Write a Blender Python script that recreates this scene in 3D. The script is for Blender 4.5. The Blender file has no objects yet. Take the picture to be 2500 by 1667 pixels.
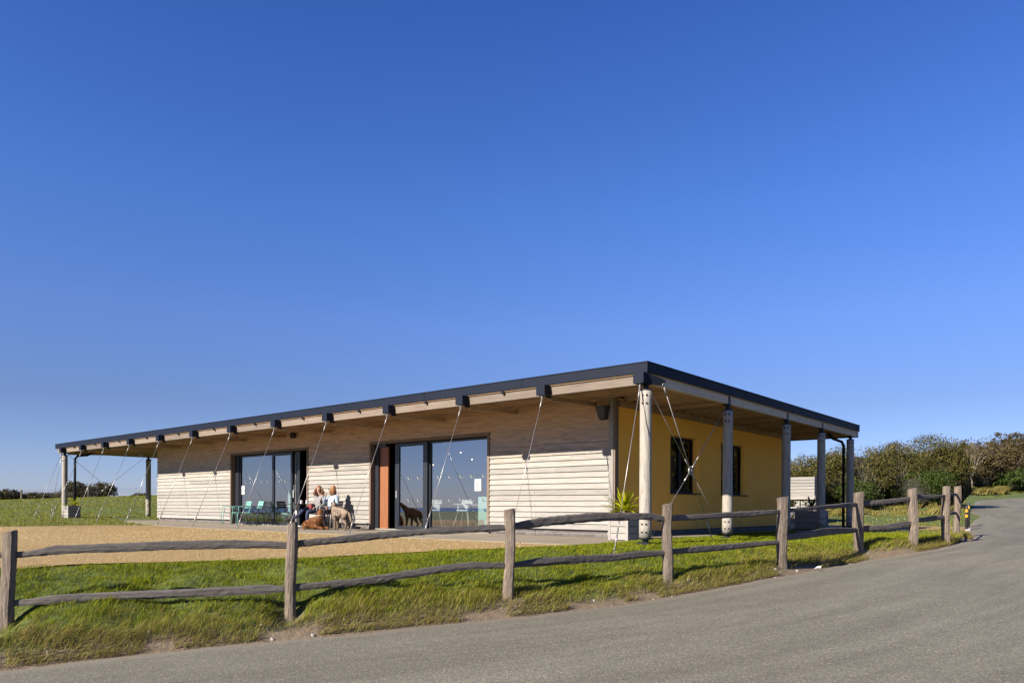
import bpy, bmesh, math, random
import numpy as np
from mathutils import Vector, Matrix, Quaternion
from mathutils.geometry import delaunay_2d_cdt
rnd = random.Random(7)
RS = np.random.RandomState(11)
S = bpy.context.scene
COL = S.collection
R = math.radians

# ------------------------------------------------------------------ camera
cam = bpy.data.cameras.new('camera'); camo = bpy.data.objects.new('camera', cam); COL.objects.link(camo)
cam.sensor_width = 36.0; cam.lens = 1805 / 2500 * 36
cam.shift_y = (1236.5 - 833.5) / 2500
cam.clip_end = 20000; cam.clip_start = 0.1
CAMZ = 0.68
camo.matrix_world = Matrix.Translation((0, 0, CAMZ)) @ Matrix.Rotation(R(90), 4, 'X') @ Matrix.Rotation(0.00465, 4, 'Z')
S.camera = camo
# ------------------------------------------------------------------ light
SUNV = Vector((-0.762 * .8660, -0.648 * .8660, 0.492)).normalized()      # towards the sun
w = bpy.data.worlds.new('World'); S.world = w; w.use_nodes = True
nt = w.node_tree; bg = nt.nodes['Background']
sk = nt.nodes.new('ShaderNodeTexSky'); sk.sky_type = 'NISHITA'; sk.sun_disc = False
sk.sun_elevation = math.asin(SUNV.z); sk.sun_rotation = math.atan2(SUNV.x, SUNV.y) % (2 * math.pi)
sk.altitude = 100; sk.air_density = 1.0; sk.dust_density = 0.2; sk.ozone_density = 4.0
tc = nt.nodes.new('ShaderNodeTexCoord'); sx_ = nt.nodes.new('ShaderNodeSeparateXYZ'); nt.links.new(tc.outputs['Generated'], sx_.inputs[0])
cr = nt.nodes.new('ShaderNodeValToRGB'); el_ = cr.color_ramp.elements
while len(el_) < 5: el_.new(.5)
for e_, (p_, c_) in zip(el_, ((0., (.60, .66, 1.06)), (.13, (.555, .57, .81)), (.236, (.63, .71, 1.08)), (.366, (.54, .77, 1.26)), (.6, (.385, .63, 1.27)))): e_.position = p_; e_.color = (*[v * .75 for v in c_], 1)
nt.links.new(sx_.outputs[2], cr.inputs[0])
mu_ = nt.nodes.new('ShaderNodeMix'); mu_.data_type = 'RGBA'; mu_.blend_type = 'MULTIPLY'; mu_.inputs[0].default_value = 1
nt.links.new(sk.outputs[0], mu_.inputs[6]); nt.links.new(cr.outputs[0], mu_.inputs[7]); nt.links.new(mu_.outputs[2], bg.inputs[0])
bg.inputs[1].default_value = 0.074
sl = bpy.data.lights.new('sun', 'SUN'); sl.energy = 5.0; sl.angle = R(0.53); sl.color = (1.0, 0.92, 0.81)
so = bpy.data.objects.new('sun', sl); COL.objects.link(so); so.rotation_euler = SUNV.to_track_quat('Z', 'Y').to_euler()
so.location = (-20, -20, 30)
S.view_settings.view_transform = 'Standard'; S.view_settings.look = 'None'; S.view_settings.gamma = 1
S.view_settings.use_curve_mapping = False; S.view_settings.exposure = 1.3
S.cycles.max_bounces = 8; S.cycles.transparent_max_bounces = 16; S.cycles.use_denoising = True

# ------------------------------------------------------------------ frames
TH = .7025
C0 = np.array([2.517, 13.802]); U = np.array([math.sin(TH), math.cos(TH)]); Lv = np.array([-math.cos(TH), math.sin(TH)])
PHI = math.pi / 2 - TH
def AB(a, b): return C0 + a * U + b * Lv
def W(a, b, z=0.): p = AB(a, b); return Vector((p[0], p[1], z))

# ------------------------------------------------------------------ object helpers
def tag(o, label=None, cat=None, group=None, kind=None):
    if label: o['label'] = label
    if cat: o['category'] = cat
    if group: o['group'] = group
    if kind: o['kind'] = kind
    return o
def thing(name, label, cat, loc, rotz=0., group=None):
    o = bpy.data.objects.new(name, None); COL.objects.link(o); o.empty_display_size = .2
    o.location = loc; o.rotation_euler = (0, 0, rotz)
    return tag(o, label, cat, group)
def link(name, me, m=None, parent=None, loc=None, rot=None):
    o = bpy.data.objects.new(name, me); COL.objects.link(o)
    if m is not None and not me.materials: me.materials.append(m)
    if parent is not None: o.parent = parent
    if loc is not None: o.location = loc
    if rot is not None: o.rotation_euler = rot
    return o
class MB:
    def __init__(s): s.v = []; s.f = []; s.mi = []; s.cur = 0
    def add(s, vs, fs):
        n = len(s.v); s.v += [tuple(v) for v in vs]; s.f += [tuple(i + n for i in f) for f in fs]; s.mi += [s.cur] * len(fs)
        return s
    def box(s, x0, x1, y0, y1, z0, z1):
        return s.add([(x0, y0, z0), (x1, y0, z0), (x1, y1, z0), (x0, y1, z0), (x0, y0, z1), (x1, y0, z1), (x1, y1, z1), (x0, y1, z1)],
                     [(0, 3, 2, 1), (4, 5, 6, 7), (0, 1, 5, 4), (1, 2, 6, 5), (2, 3, 7, 6), (3, 0, 4, 7)])
    def bar(s, p, q, w, h, up=(0, 0, 1)):
        p = Vector(p); q = Vector(q); d = (q - p).normalized(); u = Vector(up)
        if abs(d.dot(u)) > .95: u = Vector((1, 0, 0))
        x = d.cross(u).normalized() * w / 2; y = x.cross(d).normalized() * h / 2
        vs = [e + a * x + b * y for e in (p, q) for a, b in ((-1, -1), (1, -1), (1, 1), (-1, 1))]
        return s.add(vs, [(0, 1, 2, 3), (7, 6, 5, 4), (0, 4, 5, 1), (1, 5, 6, 2), (2, 6, 7, 3), (3, 7, 4, 0)])
    def tube(s, pts, r, n=6, cap=True):
        pts = [Vector(p) for p in pts]; rs = r if isinstance(r, (list, tuple)) else [r] * len(pts)
        vs = []; prev = None
        for i, p in enumerate(pts):
            t = (pts[min(i + 1, len(pts) - 1)] - pts[max(i - 1, 0)]).normalized()
            if prev is None: prev = t.orthogonal().normalized()
            prev = (prev - t * prev.dot(t)).normalized(); q = t.cross(prev)
            for k in range(n):
                a = 2 * math.pi * k / n; vs.append(p + (prev * math.cos(a) + q * math.sin(a)) * rs[i])
        fs = [(i * n + k, i * n + (k + 1) % n, (i + 1) * n + (k + 1) % n, (i + 1) * n + k) for i in range(len(pts) - 1) for k in range(n)]
        if cap: fs += [tuple(range(n - 1, -1, -1)), tuple((len(pts) - 1) * n + k for k in range(n))]
        return s.add(vs, fs)
    def ring(s, c, ax, R_, r, n=14, m=6):
        c = Vector(c); ax = Vector(ax).normalized(); u = ax.orthogonal().normalized(); v = ax.cross(u); vs = []
        for i in range(n):
            a = 2 * math.pi * i / n; d = u * math.cos(a) + v * math.sin(a)
            for k in range(m):
                b = 2 * math.pi * k / m; vs.append(c + d * (R_ + r * math.cos(b)) + ax * r * math.sin(b))
        return s.add(vs, [(i * m + k, i * m + (k + 1) % m, ((i + 1) % n) * m + (k + 1) % m, ((i + 1) % n) * m + k) for i in range(n) for k in range(m)])
    def ell(s, c, r, n=12, m=8, fn=None):
        c = Vector(c); vs = [];
        for j in range(m + 1):
            t = math.pi * j / m
            for i in range(n):
                a = 2 * math.pi * i / n; d = Vector((math.sin(t) * math.cos(a), math.sin(t) * math.sin(a), math.cos(t)))
                k = fn(d) if fn else 1
                vs.append(c + Vector((d.x * r[0], d.y * r[1], d.z * r[2])) * k)
        return s.add(vs, [(j * n + i, (j + 1) * n + i, (j + 1) * n + (i + 1) % n, j * n + (i + 1) % n) for j in range(m) for i in range(n)])
    def poly(s, pts): return s.add(pts, [tuple(range(len(pts)))])
    def mesh(s, name, mats, smooth=False, recalc=True):
        me = bpy.data.meshes.new(name); me.from_pydata(s.v, [], s.f)
        for m in (mats if isinstance(mats, (list, tuple)) else [mats]):
            if m is not None: me.materials.append(m)
        if any(s.mi): me.polygons.foreach_set('material_index', s.mi)
        if recalc:
            b = bmesh.new(); b.from_mesh(me); bmesh.ops.recalc_face_normals(b, faces=b.faces); b.to_mesh(me); b.free()
        if smooth: me.polygons.foreach_set('use_smooth', [True] * len(me.polygons))
        me.update(); return me
    def build(s, name, mats, parent=None, loc=None, rot=None, smooth=False, label=None):
        o = link(name, s.mesh(name, mats, smooth), None, parent, loc, rot)
        if label: o['label'] = label
        return o
def bevel(o, wd, seg=2):
    b = bmesh.new(); b.from_mesh(o.data); bmesh.ops.bevel(b, geom=list(b.edges), offset=wd, segments=seg, affect='EDGES', profile=.7)
    b.to_mesh(o.data); b.free(); return o
def np_mesh(name, verts, quads=None, tris=None, attrs=None, m=None, smooth=False):
    verts = np.asarray(verts, np.float32).reshape(-1, 3)
    q = np.zeros((0, 4), np.int32) if quads is None else np.asarray(quads, np.int32).reshape(-1, 4)
    t = np.zeros((0, 3), np.int32) if tris is None else np.asarray(tris, np.int32).reshape(-1, 3)
    me = bpy.data.meshes.new(name); me.vertices.add(len(verts)); me.vertices.foreach_set('co', verts.ravel())
    me.loops.add(len(q) * 4 + len(t) * 3); me.loops.foreach_set('vertex_index', np.concatenate([q.ravel(), t.ravel()]))
    me.polygons.add(len(q) + len(t))
    ls = np.concatenate([np.arange(len(q)) * 4, len(q) * 4 + np.arange(len(t)) * 3]).astype(np.int32)
    me.polygons.foreach_set('loop_start', ls)
    if smooth: me.polygons.foreach_set('use_smooth', np.ones(len(ls), bool))
    me.update(calc_edges=True)
    for k, v in (attrs or {}).items():
        at = me.attributes.new(k, 'FLOAT', 'POINT'); at.data.foreach_set('value', np.asarray(v, np.float32))
    if m: me.materials.append(m)
    me.validate(); return me

# ------------------------------------------------------------------ materials
KA = .62   # real-world reflectances relative to the colour values written below
class NT:
    def __init__(s, name):
        s.m = bpy.data.materials.new(name); s.m.use_nodes = True; s.t = s.m.node_tree; s.n = s.t.nodes
        s.b = s.n['Principled BSDF']; s.out = s.n['Material Output']
    def new(s, k, **kw):
        n = s.n.new(k)
        for a, v in kw.items(): setattr(n, a, v)
        return n
    def l(s, a, b): s.t.links.new(a, b)
    def co(s, kind='Object', scale=(1, 1, 1), rot=(0, 0, 0), rand=False):
        if kind == 'World':
            g = s.new('ShaderNodeNewGeometry'); src = g.outputs['Position']
        else: g = s.new('ShaderNodeTexCoord'); src = g.outputs[kind]
        mp = s.new('ShaderNodeMapping'); mp.inputs['Scale'].default_value = scale; mp.inputs['Rotation'].default_value = rot
        s.l(src, mp.inputs['Vector'])
        if rand:
            oi = s.new('ShaderNodeObjectInfo'); mu = s.new('ShaderNodeMath', operation='MULTIPLY'); mu.inputs[1].default_value = 57
            s.l(oi.outputs['Random'], mu.inputs[0]); cb = s.new('ShaderNodeCombineXYZ')
            for i in range(3): s.l(mu.outputs[0], cb.inputs[i])
            s.l(cb.outputs[0], mp.inputs['Location'])
        return mp.outputs[0]
    def noise(s, vec, sc, det=4, rough=.55, dist=0):
        n = s.new('ShaderNodeTexNoise'); n.inputs['Scale'].default_value = sc; n.inputs['Detail'].default_value = det
        n.inputs['Roughness'].default_value = rough; n.inputs['Distortion'].default_value = dist; s.l(vec, n.inputs['Vector']); return n.outputs['Fac']
    def ramp(s, fac, stops):
        r = s.new('ShaderNodeValToRGB'); e = r.color_ramp.elements
        while len(e) < len(stops): e.new(.5)
        for x, (p, c) in zip(e, stops): x.position = p; x.color = (*c, 1) if not isinstance(c, (int, float)) else (c, c, c, 1)
        s.l(fac, r.inputs[0]); return r.outputs[0]
    def mix(s, fac, a, b, mode='MIX'):
        n = s.new('ShaderNodeMix', data_type='RGBA', blend_type=mode)
        for sock, v in ((n.inputs[0], fac), (n.inputs[6], a), (n.inputs[7], b)):
            if isinstance(v, (int, float)): sock.default_value = v
            elif isinstance(v, (tuple, list)): sock.default_value = (*v, 1)
            else: s.l(v, sock)
        return n.outputs[2]
    def attr(s, name): n = s.new('ShaderNodeAttribute'); n.attribute_name = name; return n.outputs['Fac']
    def math(s, op, a, b=0.):
        n = s.new('ShaderNodeMath', operation=op)
        for i, v in enumerate((a, b)):
            if isinstance(v, (int, float)): n.inputs[i].default_value = v
            else: s.l(v, n.inputs[i])
        return n.outputs[0]
    def bump(s, h, st=.3, d=.01):
        n = s.new('ShaderNodeBump'); n.inputs['Strength'].default_value = st; n.inputs['Distance'].default_value = d
        s.l(h, n.inputs['Height']); s.l(n.outputs[0], s.b.inputs['Normal']); return n
    def dim(s, c): return tuple(v * KA for v in c) if isinstance(c, (tuple, list)) else s.mix(1.0, c, (KA, KA, KA), 'MULTIPLY')
    def col(s, c):
        c = s.dim(c)
        if isinstance(c, (tuple, list)): s.b.inputs['Base Color'].default_value = (*c, 1)
        else: s.l(c, s.b.inputs['Base Color'])
    def rough(s, r):
        if isinstance(r, (int, float)): s.b.inputs['Roughness'].default_value = r
        else: s.l(r, s.b.inputs['Roughness'])
def plain(name, c, r=.5, metal=0., var=.12, bump=0., sc=8, spec=.5):
    n = NT(name); n.b.inputs['Specular IOR Level'].default_value = spec; v = n.co('Object', rand=True); f = n.noise(v, sc, 5)
    n.col(n.mix(f, tuple(x * (1 - var) for x in c), tuple(min(1, x * (1 + var)) for x in c))); n.rough(n.ramp(f, [(0, max(0, r - .08)), (1, min(1, r + .08))]))
    n.b.inputs['Metallic'].default_value = metal
    if bump: n.bump(n.noise(v, sc * 6, 4), bump, .01)
    return n.m
def wood(name, stops, axis=1, stretch=14, scale=6, rough=.8, bump=.35, knots=True, rand=True, hue=.22):
    n = NT(name); sc = [stretch] * 3; sc[axis] = 1
    v = n.co('Object', scale=tuple(x / 3 for x in sc), rand=rand)
    g = n.noise(v, scale, 8, .62, .35); g2 = n.noise(v, scale * 5, 5, .7)
    f = n.math('ADD', n.math('MULTIPLY', g, .72), n.math('MULTIPLY', g2, .28))
    c = n.ramp(f, stops)
    big = n.noise(n.co('Object', scale=(1.3, 1.3, 1.3), rand=rand), 1.6, 3)
    c = n.mix(n.math('MULTIPLY', big, .5), c, n.mix(.5, c, (.28, .26, .24)))
    oi = n.new('ShaderNodeObjectInfo'); k = n.ramp(oi.outputs['Random'], [(0, (1 - hue, 1 - hue, 1 - hue)), (1, (1 + hue * .5, 1 + hue * .45, 1 + hue * .35))])
    c = n.mix(1.0, c, k, 'MULTIPLY')
    if knots:
        vo = n.new('ShaderNodeTexVoronoi'); vo.inputs['Scale'].default_value = 2.3
        s2 = [3.2] * 3; s2[axis] = 1.4
        n.l(n.co('Object', scale=tuple(s2), rand=rand), vo.inputs['Vector'])
        kf = n.ramp(vo.outputs['Distance'], [(.035, 1), (.09, 0)]); c = n.mix(n.math('MULTIPLY', kf, .55), c, (.09, .06, .04))
    n.col(c); n.rough(rough); n.bump(f, bump, .012 if bump < .6 else .035); n.c = c
    return n
WOODPALE = [(.28, (.22, .19, .16)), (.40, (.34, .312, .275)), (.53, (.42, .392, .35)), (.75, (.465, .438, .395))]
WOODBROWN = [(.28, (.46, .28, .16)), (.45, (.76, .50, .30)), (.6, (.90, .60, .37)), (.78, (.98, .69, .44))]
# cladding: bleached low on the wall, still brown where the roof keeps the rain off it; upper tones also paint in bounced light from the shade line up
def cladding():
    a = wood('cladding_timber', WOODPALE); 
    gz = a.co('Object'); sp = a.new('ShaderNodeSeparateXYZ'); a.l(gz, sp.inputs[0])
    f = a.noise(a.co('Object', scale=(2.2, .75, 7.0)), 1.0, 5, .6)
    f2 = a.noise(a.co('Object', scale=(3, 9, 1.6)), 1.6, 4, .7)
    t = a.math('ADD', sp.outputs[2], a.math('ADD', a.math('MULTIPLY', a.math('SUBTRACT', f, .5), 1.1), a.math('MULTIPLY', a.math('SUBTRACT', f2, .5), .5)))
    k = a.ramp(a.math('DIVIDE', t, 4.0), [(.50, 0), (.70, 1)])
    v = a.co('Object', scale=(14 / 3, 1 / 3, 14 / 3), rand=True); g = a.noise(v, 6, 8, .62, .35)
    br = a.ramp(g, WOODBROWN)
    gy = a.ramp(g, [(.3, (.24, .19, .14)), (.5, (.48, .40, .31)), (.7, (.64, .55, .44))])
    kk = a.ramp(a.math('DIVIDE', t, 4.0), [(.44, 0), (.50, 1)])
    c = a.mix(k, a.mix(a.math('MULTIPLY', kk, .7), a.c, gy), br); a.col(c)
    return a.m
M = {}
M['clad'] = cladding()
M['box'] = wood('planter_timber', [(a_, tuple(v * 1.0 for v in c_)) for a_, c_ in WOODPALE]).m
M['pale'] = wood('weathered_pale_timber', WOODPALE).m
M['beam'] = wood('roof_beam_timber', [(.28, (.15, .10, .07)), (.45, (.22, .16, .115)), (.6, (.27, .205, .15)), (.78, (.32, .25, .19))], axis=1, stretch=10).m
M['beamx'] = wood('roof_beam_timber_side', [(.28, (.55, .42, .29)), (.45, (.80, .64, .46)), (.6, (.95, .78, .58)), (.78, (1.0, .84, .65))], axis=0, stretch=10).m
M['soffit'] = wood('soffit_timber', [(.28, (.38, .22, .11)), (.45, (.58, .36, .19)), (.6, (.72, .46, .25)), (.78, (.80, .54, .31))], axis=1, stretch=10, knots=False).m
M['column'] = wood('column_timber', [(.30, (.15, .125, .09)), (.40, (.36, .32, .255)), (.52, (.49, .44, .365)), (.75, (.56, .51, .43))], axis=2, stretch=9, scale=9, bump=.7, hue=.06).m
M['trim'] = wood('trim_timber', [(.28, (.13, .08, .05)), (.5, (.22, .14, .09)), (.75, (.30, .2, .13))], axis=2, stretch=9, knots=False).m
M['rail'] = wood('cleft_rail_timber', [(.25, (.030, .024, .021)), (.42, (.072, .059, .050)), (.56, (.125, .105, .090)), (.72, (.24, .21, .18))], axis=0, stretch=12, scale=9, bump=.8, hue=.15).m
M['post'] = wood('cleft_post_timber', [(.25, (.05, .033, .022)), (.42, (.15, .105, .072)), (.56, (.27, .205, .145)), (.74, (.48, .39, .29))], axis=2, stretch=7, scale=11, bump=1.0, hue=.2).m
M['orange'] = wood('orange_timber', [(.3, (.22, .058, .006)), (.5, (.30, .085, .008)), (.75, (.36, .115, .012))], axis=2, stretch=9, knots=False, rough=.5).m
M['sleeper'] = wood('new_timber', [(.3, (.42, .29, .15)), (.5, (.56, .41, .23)), (.75, (.66, .50, .30))], axis=1, stretch=9).m
M['fascia'] = plain('navy_fascia_metal', (.012, .017, .032), .6, .0, .08, 0, 2, .12)
M['steel'] = plain('black_steel', (.014, .018, .026), .5, .0, .2, 0, 8, .15)
M['cable'] = plain('stainless_cable', (.55, .52, .47), .35, .7, .1)
M['galv'] = plain('galvanised_steel', (.50, .48, .44), .5, .6, .15)
M['frame'] = plain('grey_door_frame', (.018, .022, .030), .4, 0, .1)
M['winframe'] = plain('black_window_frame', (.010, .010, .012), .5, 0, .1, 0, 8, .12)
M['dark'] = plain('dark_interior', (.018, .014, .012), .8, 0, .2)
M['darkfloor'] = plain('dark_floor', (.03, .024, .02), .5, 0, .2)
M['mortar'] = plain('mortar', (.42, .40, .37), .9, 0, .1, .3)
M['white'] = plain('white_plastic', (.72, .74, .72), .4, 0, .04)
M['mint'] = plain('mint_panel', (.50, .72, .66), .4, 0, .04)
M['mintmetal'] = plain('mint_powder_coat', (.22, .50, .43), .45, 0, .06)
M['blackmetal'] = plain('charcoal_powder_coat', (.028, .026, .034), .45, 0, .1)
M['print'] = plain('black_print', (.02, .02, .02), .6, 0, 0)
M['paper'] = plain('white_paper', (.78, .80, .76), .6, 0, .03)
M['frost'] = plain('frosted_film', (.17, .19, .20), .6, 0, .05)
M['glassware'] = plain('glassware', (.55, .58, .6), .15, .2, .1)
M['pink'] = plain('pink_mug_print', (.45, .04, .14), .4, 0, .1)
M['soil'] = plain('planter_soil', (.05, .035, .025), .95, 0, .3, .6, 20)
M['yellowband'] = plain('yellow_band', (.75, .36, .01), .45, 0, .05)
M['stone'] = plain('pale_flint', (.50, .47, .41), .8, 0, .35, .6, 9)
M['wire'] = plain('wire', (.12, .12, .12), .5, .5, .1)
def brickmat():
    n = NT('dark_brick'); v = n.co('Object', rand=True); oi = n.new('ShaderNodeObjectInfo')
    c = n.ramp(oi.outputs['Random'], [(0, (.07, .055, .05)), (.5, (.115, .095, .09)), (1, (.17, .145, .13))])
    f = n.noise(v, 14, 5); n.col(n.mix(n.math('MULTIPLY', f, .5), c, (.2, .18, .16))); n.rough(.75); n.bump(n.noise(v, 60), .4, .004); return n.m
M['brick'] = brickmat()
def render_wall():
    n = NT('ochre_render'); v = n.co('Object'); f = n.noise(v, 1.2, 5, .6); f2 = n.noise(v, 30, 3)
    c = n.mix(n.ramp(f, [(.3, 0), (.7, 1)]), (1.42, .68, .09), (1.58, .78, .115)); c = n.mix(n.math('MULTIPLY', f2, .15), c, (.9, .46, .10)); n.col(c); n.rough(.9)
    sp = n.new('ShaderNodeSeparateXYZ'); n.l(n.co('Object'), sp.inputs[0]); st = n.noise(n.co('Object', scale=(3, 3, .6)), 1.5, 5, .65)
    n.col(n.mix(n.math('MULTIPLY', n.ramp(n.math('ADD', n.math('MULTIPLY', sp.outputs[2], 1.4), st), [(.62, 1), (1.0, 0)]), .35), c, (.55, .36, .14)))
    n.bump(n.math('ADD', n.noise(v, 2.5, 3), n.math('MULTIPLY', f2, .12)), .35, .03); return n.m
M['ochre'] = render_wall()
def glassmat(name='door_glass', tint=(.80, .85, .84), ior=1.9, k=3.5):
    n = NT(name); n.n.remove(n.b); lw = n.new('ShaderNodeLayerWeight'); lw.inputs['Blend'].default_value = .5; f0 = ((ior - 1) / (ior + 1)) ** 2 * k; fr = n.math('ADD', n.math('MULTIPLY', n.math('POWER', lw.outputs['Facing'], 5.0), 1 - f0), f0)
    tr = n.new('ShaderNodeBsdfTransparent'); tr.inputs[0].default_value = (*tint, 1)
    gl = n.new('ShaderNodeBsdfGlossy'); gl.inputs['Roughness'].default_value = .003; gl.inputs[0].default_value = (.97, .98, 1, 1)
    mx = n.new('ShaderNodeMixShader'); n.l(fr, mx.inputs[0]); n.l(tr.outputs[0], mx.inputs[1]); n.l(gl.outputs[0], mx.inputs[2])
    n.l(mx.outputs[0], n.out.inputs[0]); return n.m
M['glass'] = glassmat()
M['glass_dark'] = glassmat('window_glass', (.35, .35, .34), 1.5, 1.2)
def leafmat(name, stops, trans=.35, rough=.55, dryattr=False, dry=None):
    n = NT(name); t = n.attr('tint'); v = n.co('World'); big = n.math('ADD', n.math('MULTIPLY', n.noise(v, .9, 3), .5), n.math('MULTIPLY', n.noise(v, 3.1, 3), .5))
    f = n.math('ADD', n.math('MULTIPLY', t, .65), n.math('MULTIPLY', big, .35)); c = n.ramp(f, stops)
    if dryattr: c = n.mix(n.attr('dry'), c, n.ramp(t, dry))
    n.col(c); n.rough(rough); n.b.inputs['Specular IOR Level'].default_value = .06
    tl = n.new('ShaderNodeBsdfTranslucent'); n.l(n.dim(c), tl.inputs[0]); mx = n.new('ShaderNodeMixShader'); mx.inputs[0].default_value = trans
    n.l(n.b.outputs[0], mx.inputs[1]); n.l(tl.outputs[0], mx.inputs[2]); n.l(mx.outputs[0], n.out.inputs[0]); return n.m
DRY = [(0, (.13, .09, .03)), (.5, (.33, .25, .085)), (1, (.58, .46, .20))]
M['grass'] = leafmat('grass_blades', [(.15, (.020, .050, .000)), (.38, (.11, .19, .000)), (.56, (.28, .335, .004)), (.8, (.56, .51, .03))], .38, .5, True, DRY)
M['hedge'] = leafmat('hedge_leaves', [(.2, (.030, .034, .008)), (.42, (.090, .088, .020)), (.6, (.165, .145, .038)), (.85, (.33, .265, .10))], .3)
M['hedge_green'] = leafmat('green_leaves', [(.2, (.035, .055, .012)), (.5, (.075, .115, .022)), (.85, (.15, .18, .05))], .3)
M['hedge_brown'] = leafmat('brown_leaves', [(.2, (.050, .040, .018)), (.45, (.105, .080, .034)), (.65, (.16, .12, .05)), (.9, (.27, .20, .09))], .25)
M['hedge_dark'] = leafmat('far_dark_leaves', [(.2, (.045, .042, .020)), (.5, (.085, .074, .036)), (.9, (.15, .12, .06))], .2)
M['twig'] = plain('twig_bark', (.20, .16, .11), .9, 0, .3)
M['paletwig'] = plain('pale_dead_bark', (.30, .25, .19), .9, 0, .25)
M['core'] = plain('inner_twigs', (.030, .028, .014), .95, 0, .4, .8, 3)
M['cord'] = leafmat('cordyline_leaves', [(.2, (.22, .26, .01)), (.5, (.45, .48, .012)), (.85, (.80, .74, .03))], .35, .4)
M['corddark'] = leafmat('dark_cordyline_leaves', [(.2, (.03, .05, .012)), (.5, (.07, .10, .02)), (.85, (.13, .15, .04))], .3, .4)

def groundmat():
    n = NT('turf_soil'); v = n.co('World'); f = n.noise(v, 1.1, 6, .6); f2 = n.noise(v, 9, 5, .65); f3 = n.noise(v, 55, 3)
    g = n.ramp(n.math('ADD', n.math('MULTIPLY', f, .5), n.math('MULTIPLY', f2, .5)), [(.35, (.030, .045, .006)), (.45, (.075, .110, .009)), (.57, (.13, .165, .014)), (.72, (.20, .185, .045))])
    d = n.ramp(n.math('ADD', n.math('MULTIPLY', f2, .5), n.math('MULTIPLY', f3, .5)), [(.3, (.12, .08, .045)), (.5, (.21, .15, .09)), (.7, (.33, .25, .165))])
    n.col(n.mix(n.attr('dirt'), g, d)); n.rough(.95); n.bump(n.math('ADD', f2, n.math('MULTIPLY', f3, .5)), .6, .05); return n.m
M['ground'] = groundmat()
def gravelmat():
    n = NT('golden_gravel'); v = n.co('World', scale=(1, 1, .2)); vo = n.new('ShaderNodeTexVoronoi'); vo.inputs['Scale'].default_value = 55; n.l(v, vo.inputs['Vector'])
    sp = n.new('ShaderNodeSeparateXYZ'); n.l(vo.outputs['Color'], sp.inputs[0])
    c = n.ramp(sp.outputs[0], [(0, (.42, .27, .085)), (.35, (.60, .41, .145)), (.7, (.74, .53, .21)), (1, (.88, .70, .36))])
    f = n.noise(v, .5, 4); f2 = n.noise(v, 6, 4, .7)
    c = n.mix(n.ramp(f, [(.35, 0), (.65, .5)]), c, (.56, .33, .075)); c = n.mix(n.ramp(f2, [(.5, 0), (.7, .55)]), c, (.34, .19, .05)); c = n.mix(n.ramp(vo.outputs['Distance'], [(.3, 0), (.7, .75)]), c, (.16, .085, .02))
    n.col(c); n.rough(.9); n.bump(n.math('ADD', n.math('MULTIPLY', vo.outputs['Distance'], -1), n.math('MULTIPLY', f2, 2)), .9, .015); return n.m
M['gravel'] = gravelmat()
def slabmat():
    n = NT('patio_concrete'); v = n.co('Object'); f = n.noise(v, 1.4, 5, .6); f2 = n.noise(v, 26, 5, .7)
    c = n.ramp(n.math('ADD', n.math('MULTIPLY', f, .6), n.math('MULTIPLY', f2, .4)), [(.3, (.21, .165, .105)), (.5, (.31, .255, .175)), (.7, (.38, .325, .24))])
    n.col(c); n.rough(.9); n.bump(f2, .25, .01); return n.m
M['slab'] = slabmat()
def roadmat():
    n = NT('worn_asphalt'); v = n.co('World')
    sh = n.attr('across'); al = n.attr('along'); cb = n.new('ShaderNodeCombineXYZ'); n.l(n.math('MULTIPLY', al, .12), cb.inputs[0]); n.l(sh, cb.inputs[1])
    st = n.noise(cb.outputs[0], 1.25, 5, .6, .5); st2 = n.noise(cb.outputs[0], 4.5, 4, .6)
    f2 = n.noise(v, 2.2, 5, .6)
    vo = n.new('ShaderNodeTexVoronoi'); vo.inputs['Scale'].default_value = 70; n.l(v, vo.inputs['Vector']); sp = n.new('ShaderNodeSeparateXYZ'); n.l(vo.outputs['Color'], sp.inputs[0])
    base = n.ramp(n.math('ADD', n.math('ADD', n.math('MULTIPLY', st, .6), n.math('MULTIPLY', st2, .22)), n.math('MULTIPLY', f2, .18)), [(.34, (.145, .128, .094)), (.46, (.178, .160, .120)), (.54, (.205, .186, .142)), (.66, (.255, .234, .185))])
    c = n.mix(.62, base, n.ramp(sp.outputs[0], [(0, (.45, .44, .43)), (.5, (1, 1, 1)), (.93, (1.4, 1.37, 1.32)), (.985, (2.6, 2.5, 2.3))]), 'MULTIPLY')
    e = n.ramp(n.math('ADD', sh, n.math('MULTIPLY', f2, .45)), [(.12, 1), (.55, 0)])
    c = n.mix(1.0, c, (.97, .98, .92), 'MULTIPLY'); c = n.mix(n.math('MULTIPLY', e, .75), c, n.mix(f2, (.24, .175, .11), (.36, .30, .22)))
    n.col(c); n.rough(.85); n.bump(n.math('MULTIPLY', vo.outputs['Distance'], -1), .45, .005); return n.m
M['road'] = roadmat()

# ------------------------------------------------------------------ terrain
def vnoise(x, y, sc, seed=0):
    x = np.asarray(x) * sc + 100 + seed * 17.3; y = np.asarray(y) * sc + 100 + seed * 9.1
    xi = np.floor(x).astype(np.int64); yi = np.floor(y).astype(np.int64); fx = x - xi; fy = y - yi
    fx = fx * fx * (3 - 2 * fx); fy = fy * fy * (3 - 2 * fy)
    def h(i, j):
        n = (i * 374761393 + j * 668265263 + seed * 1442695) & 0x7fffffff; n = ((n ^ (n >> 13)) * 1274126177) & 0x7fffffff
        return (n & 0xffff) / 65535.
    return (h(xi, yi) * (1 - fx) + h(xi + 1, yi) * fx) * (1 - fy) + (h(xi, yi + 1) * (1 - fx) + h(xi + 1, yi + 1) * fx) * fy
def fbm(x, y, sc, seed=0, o=4):
    return sum(vnoise(x, y, sc * 2 ** i, seed + i) / 2 ** i for i in range(o)) / sum(1 / 2 ** i for i in range(o)) - .5
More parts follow.
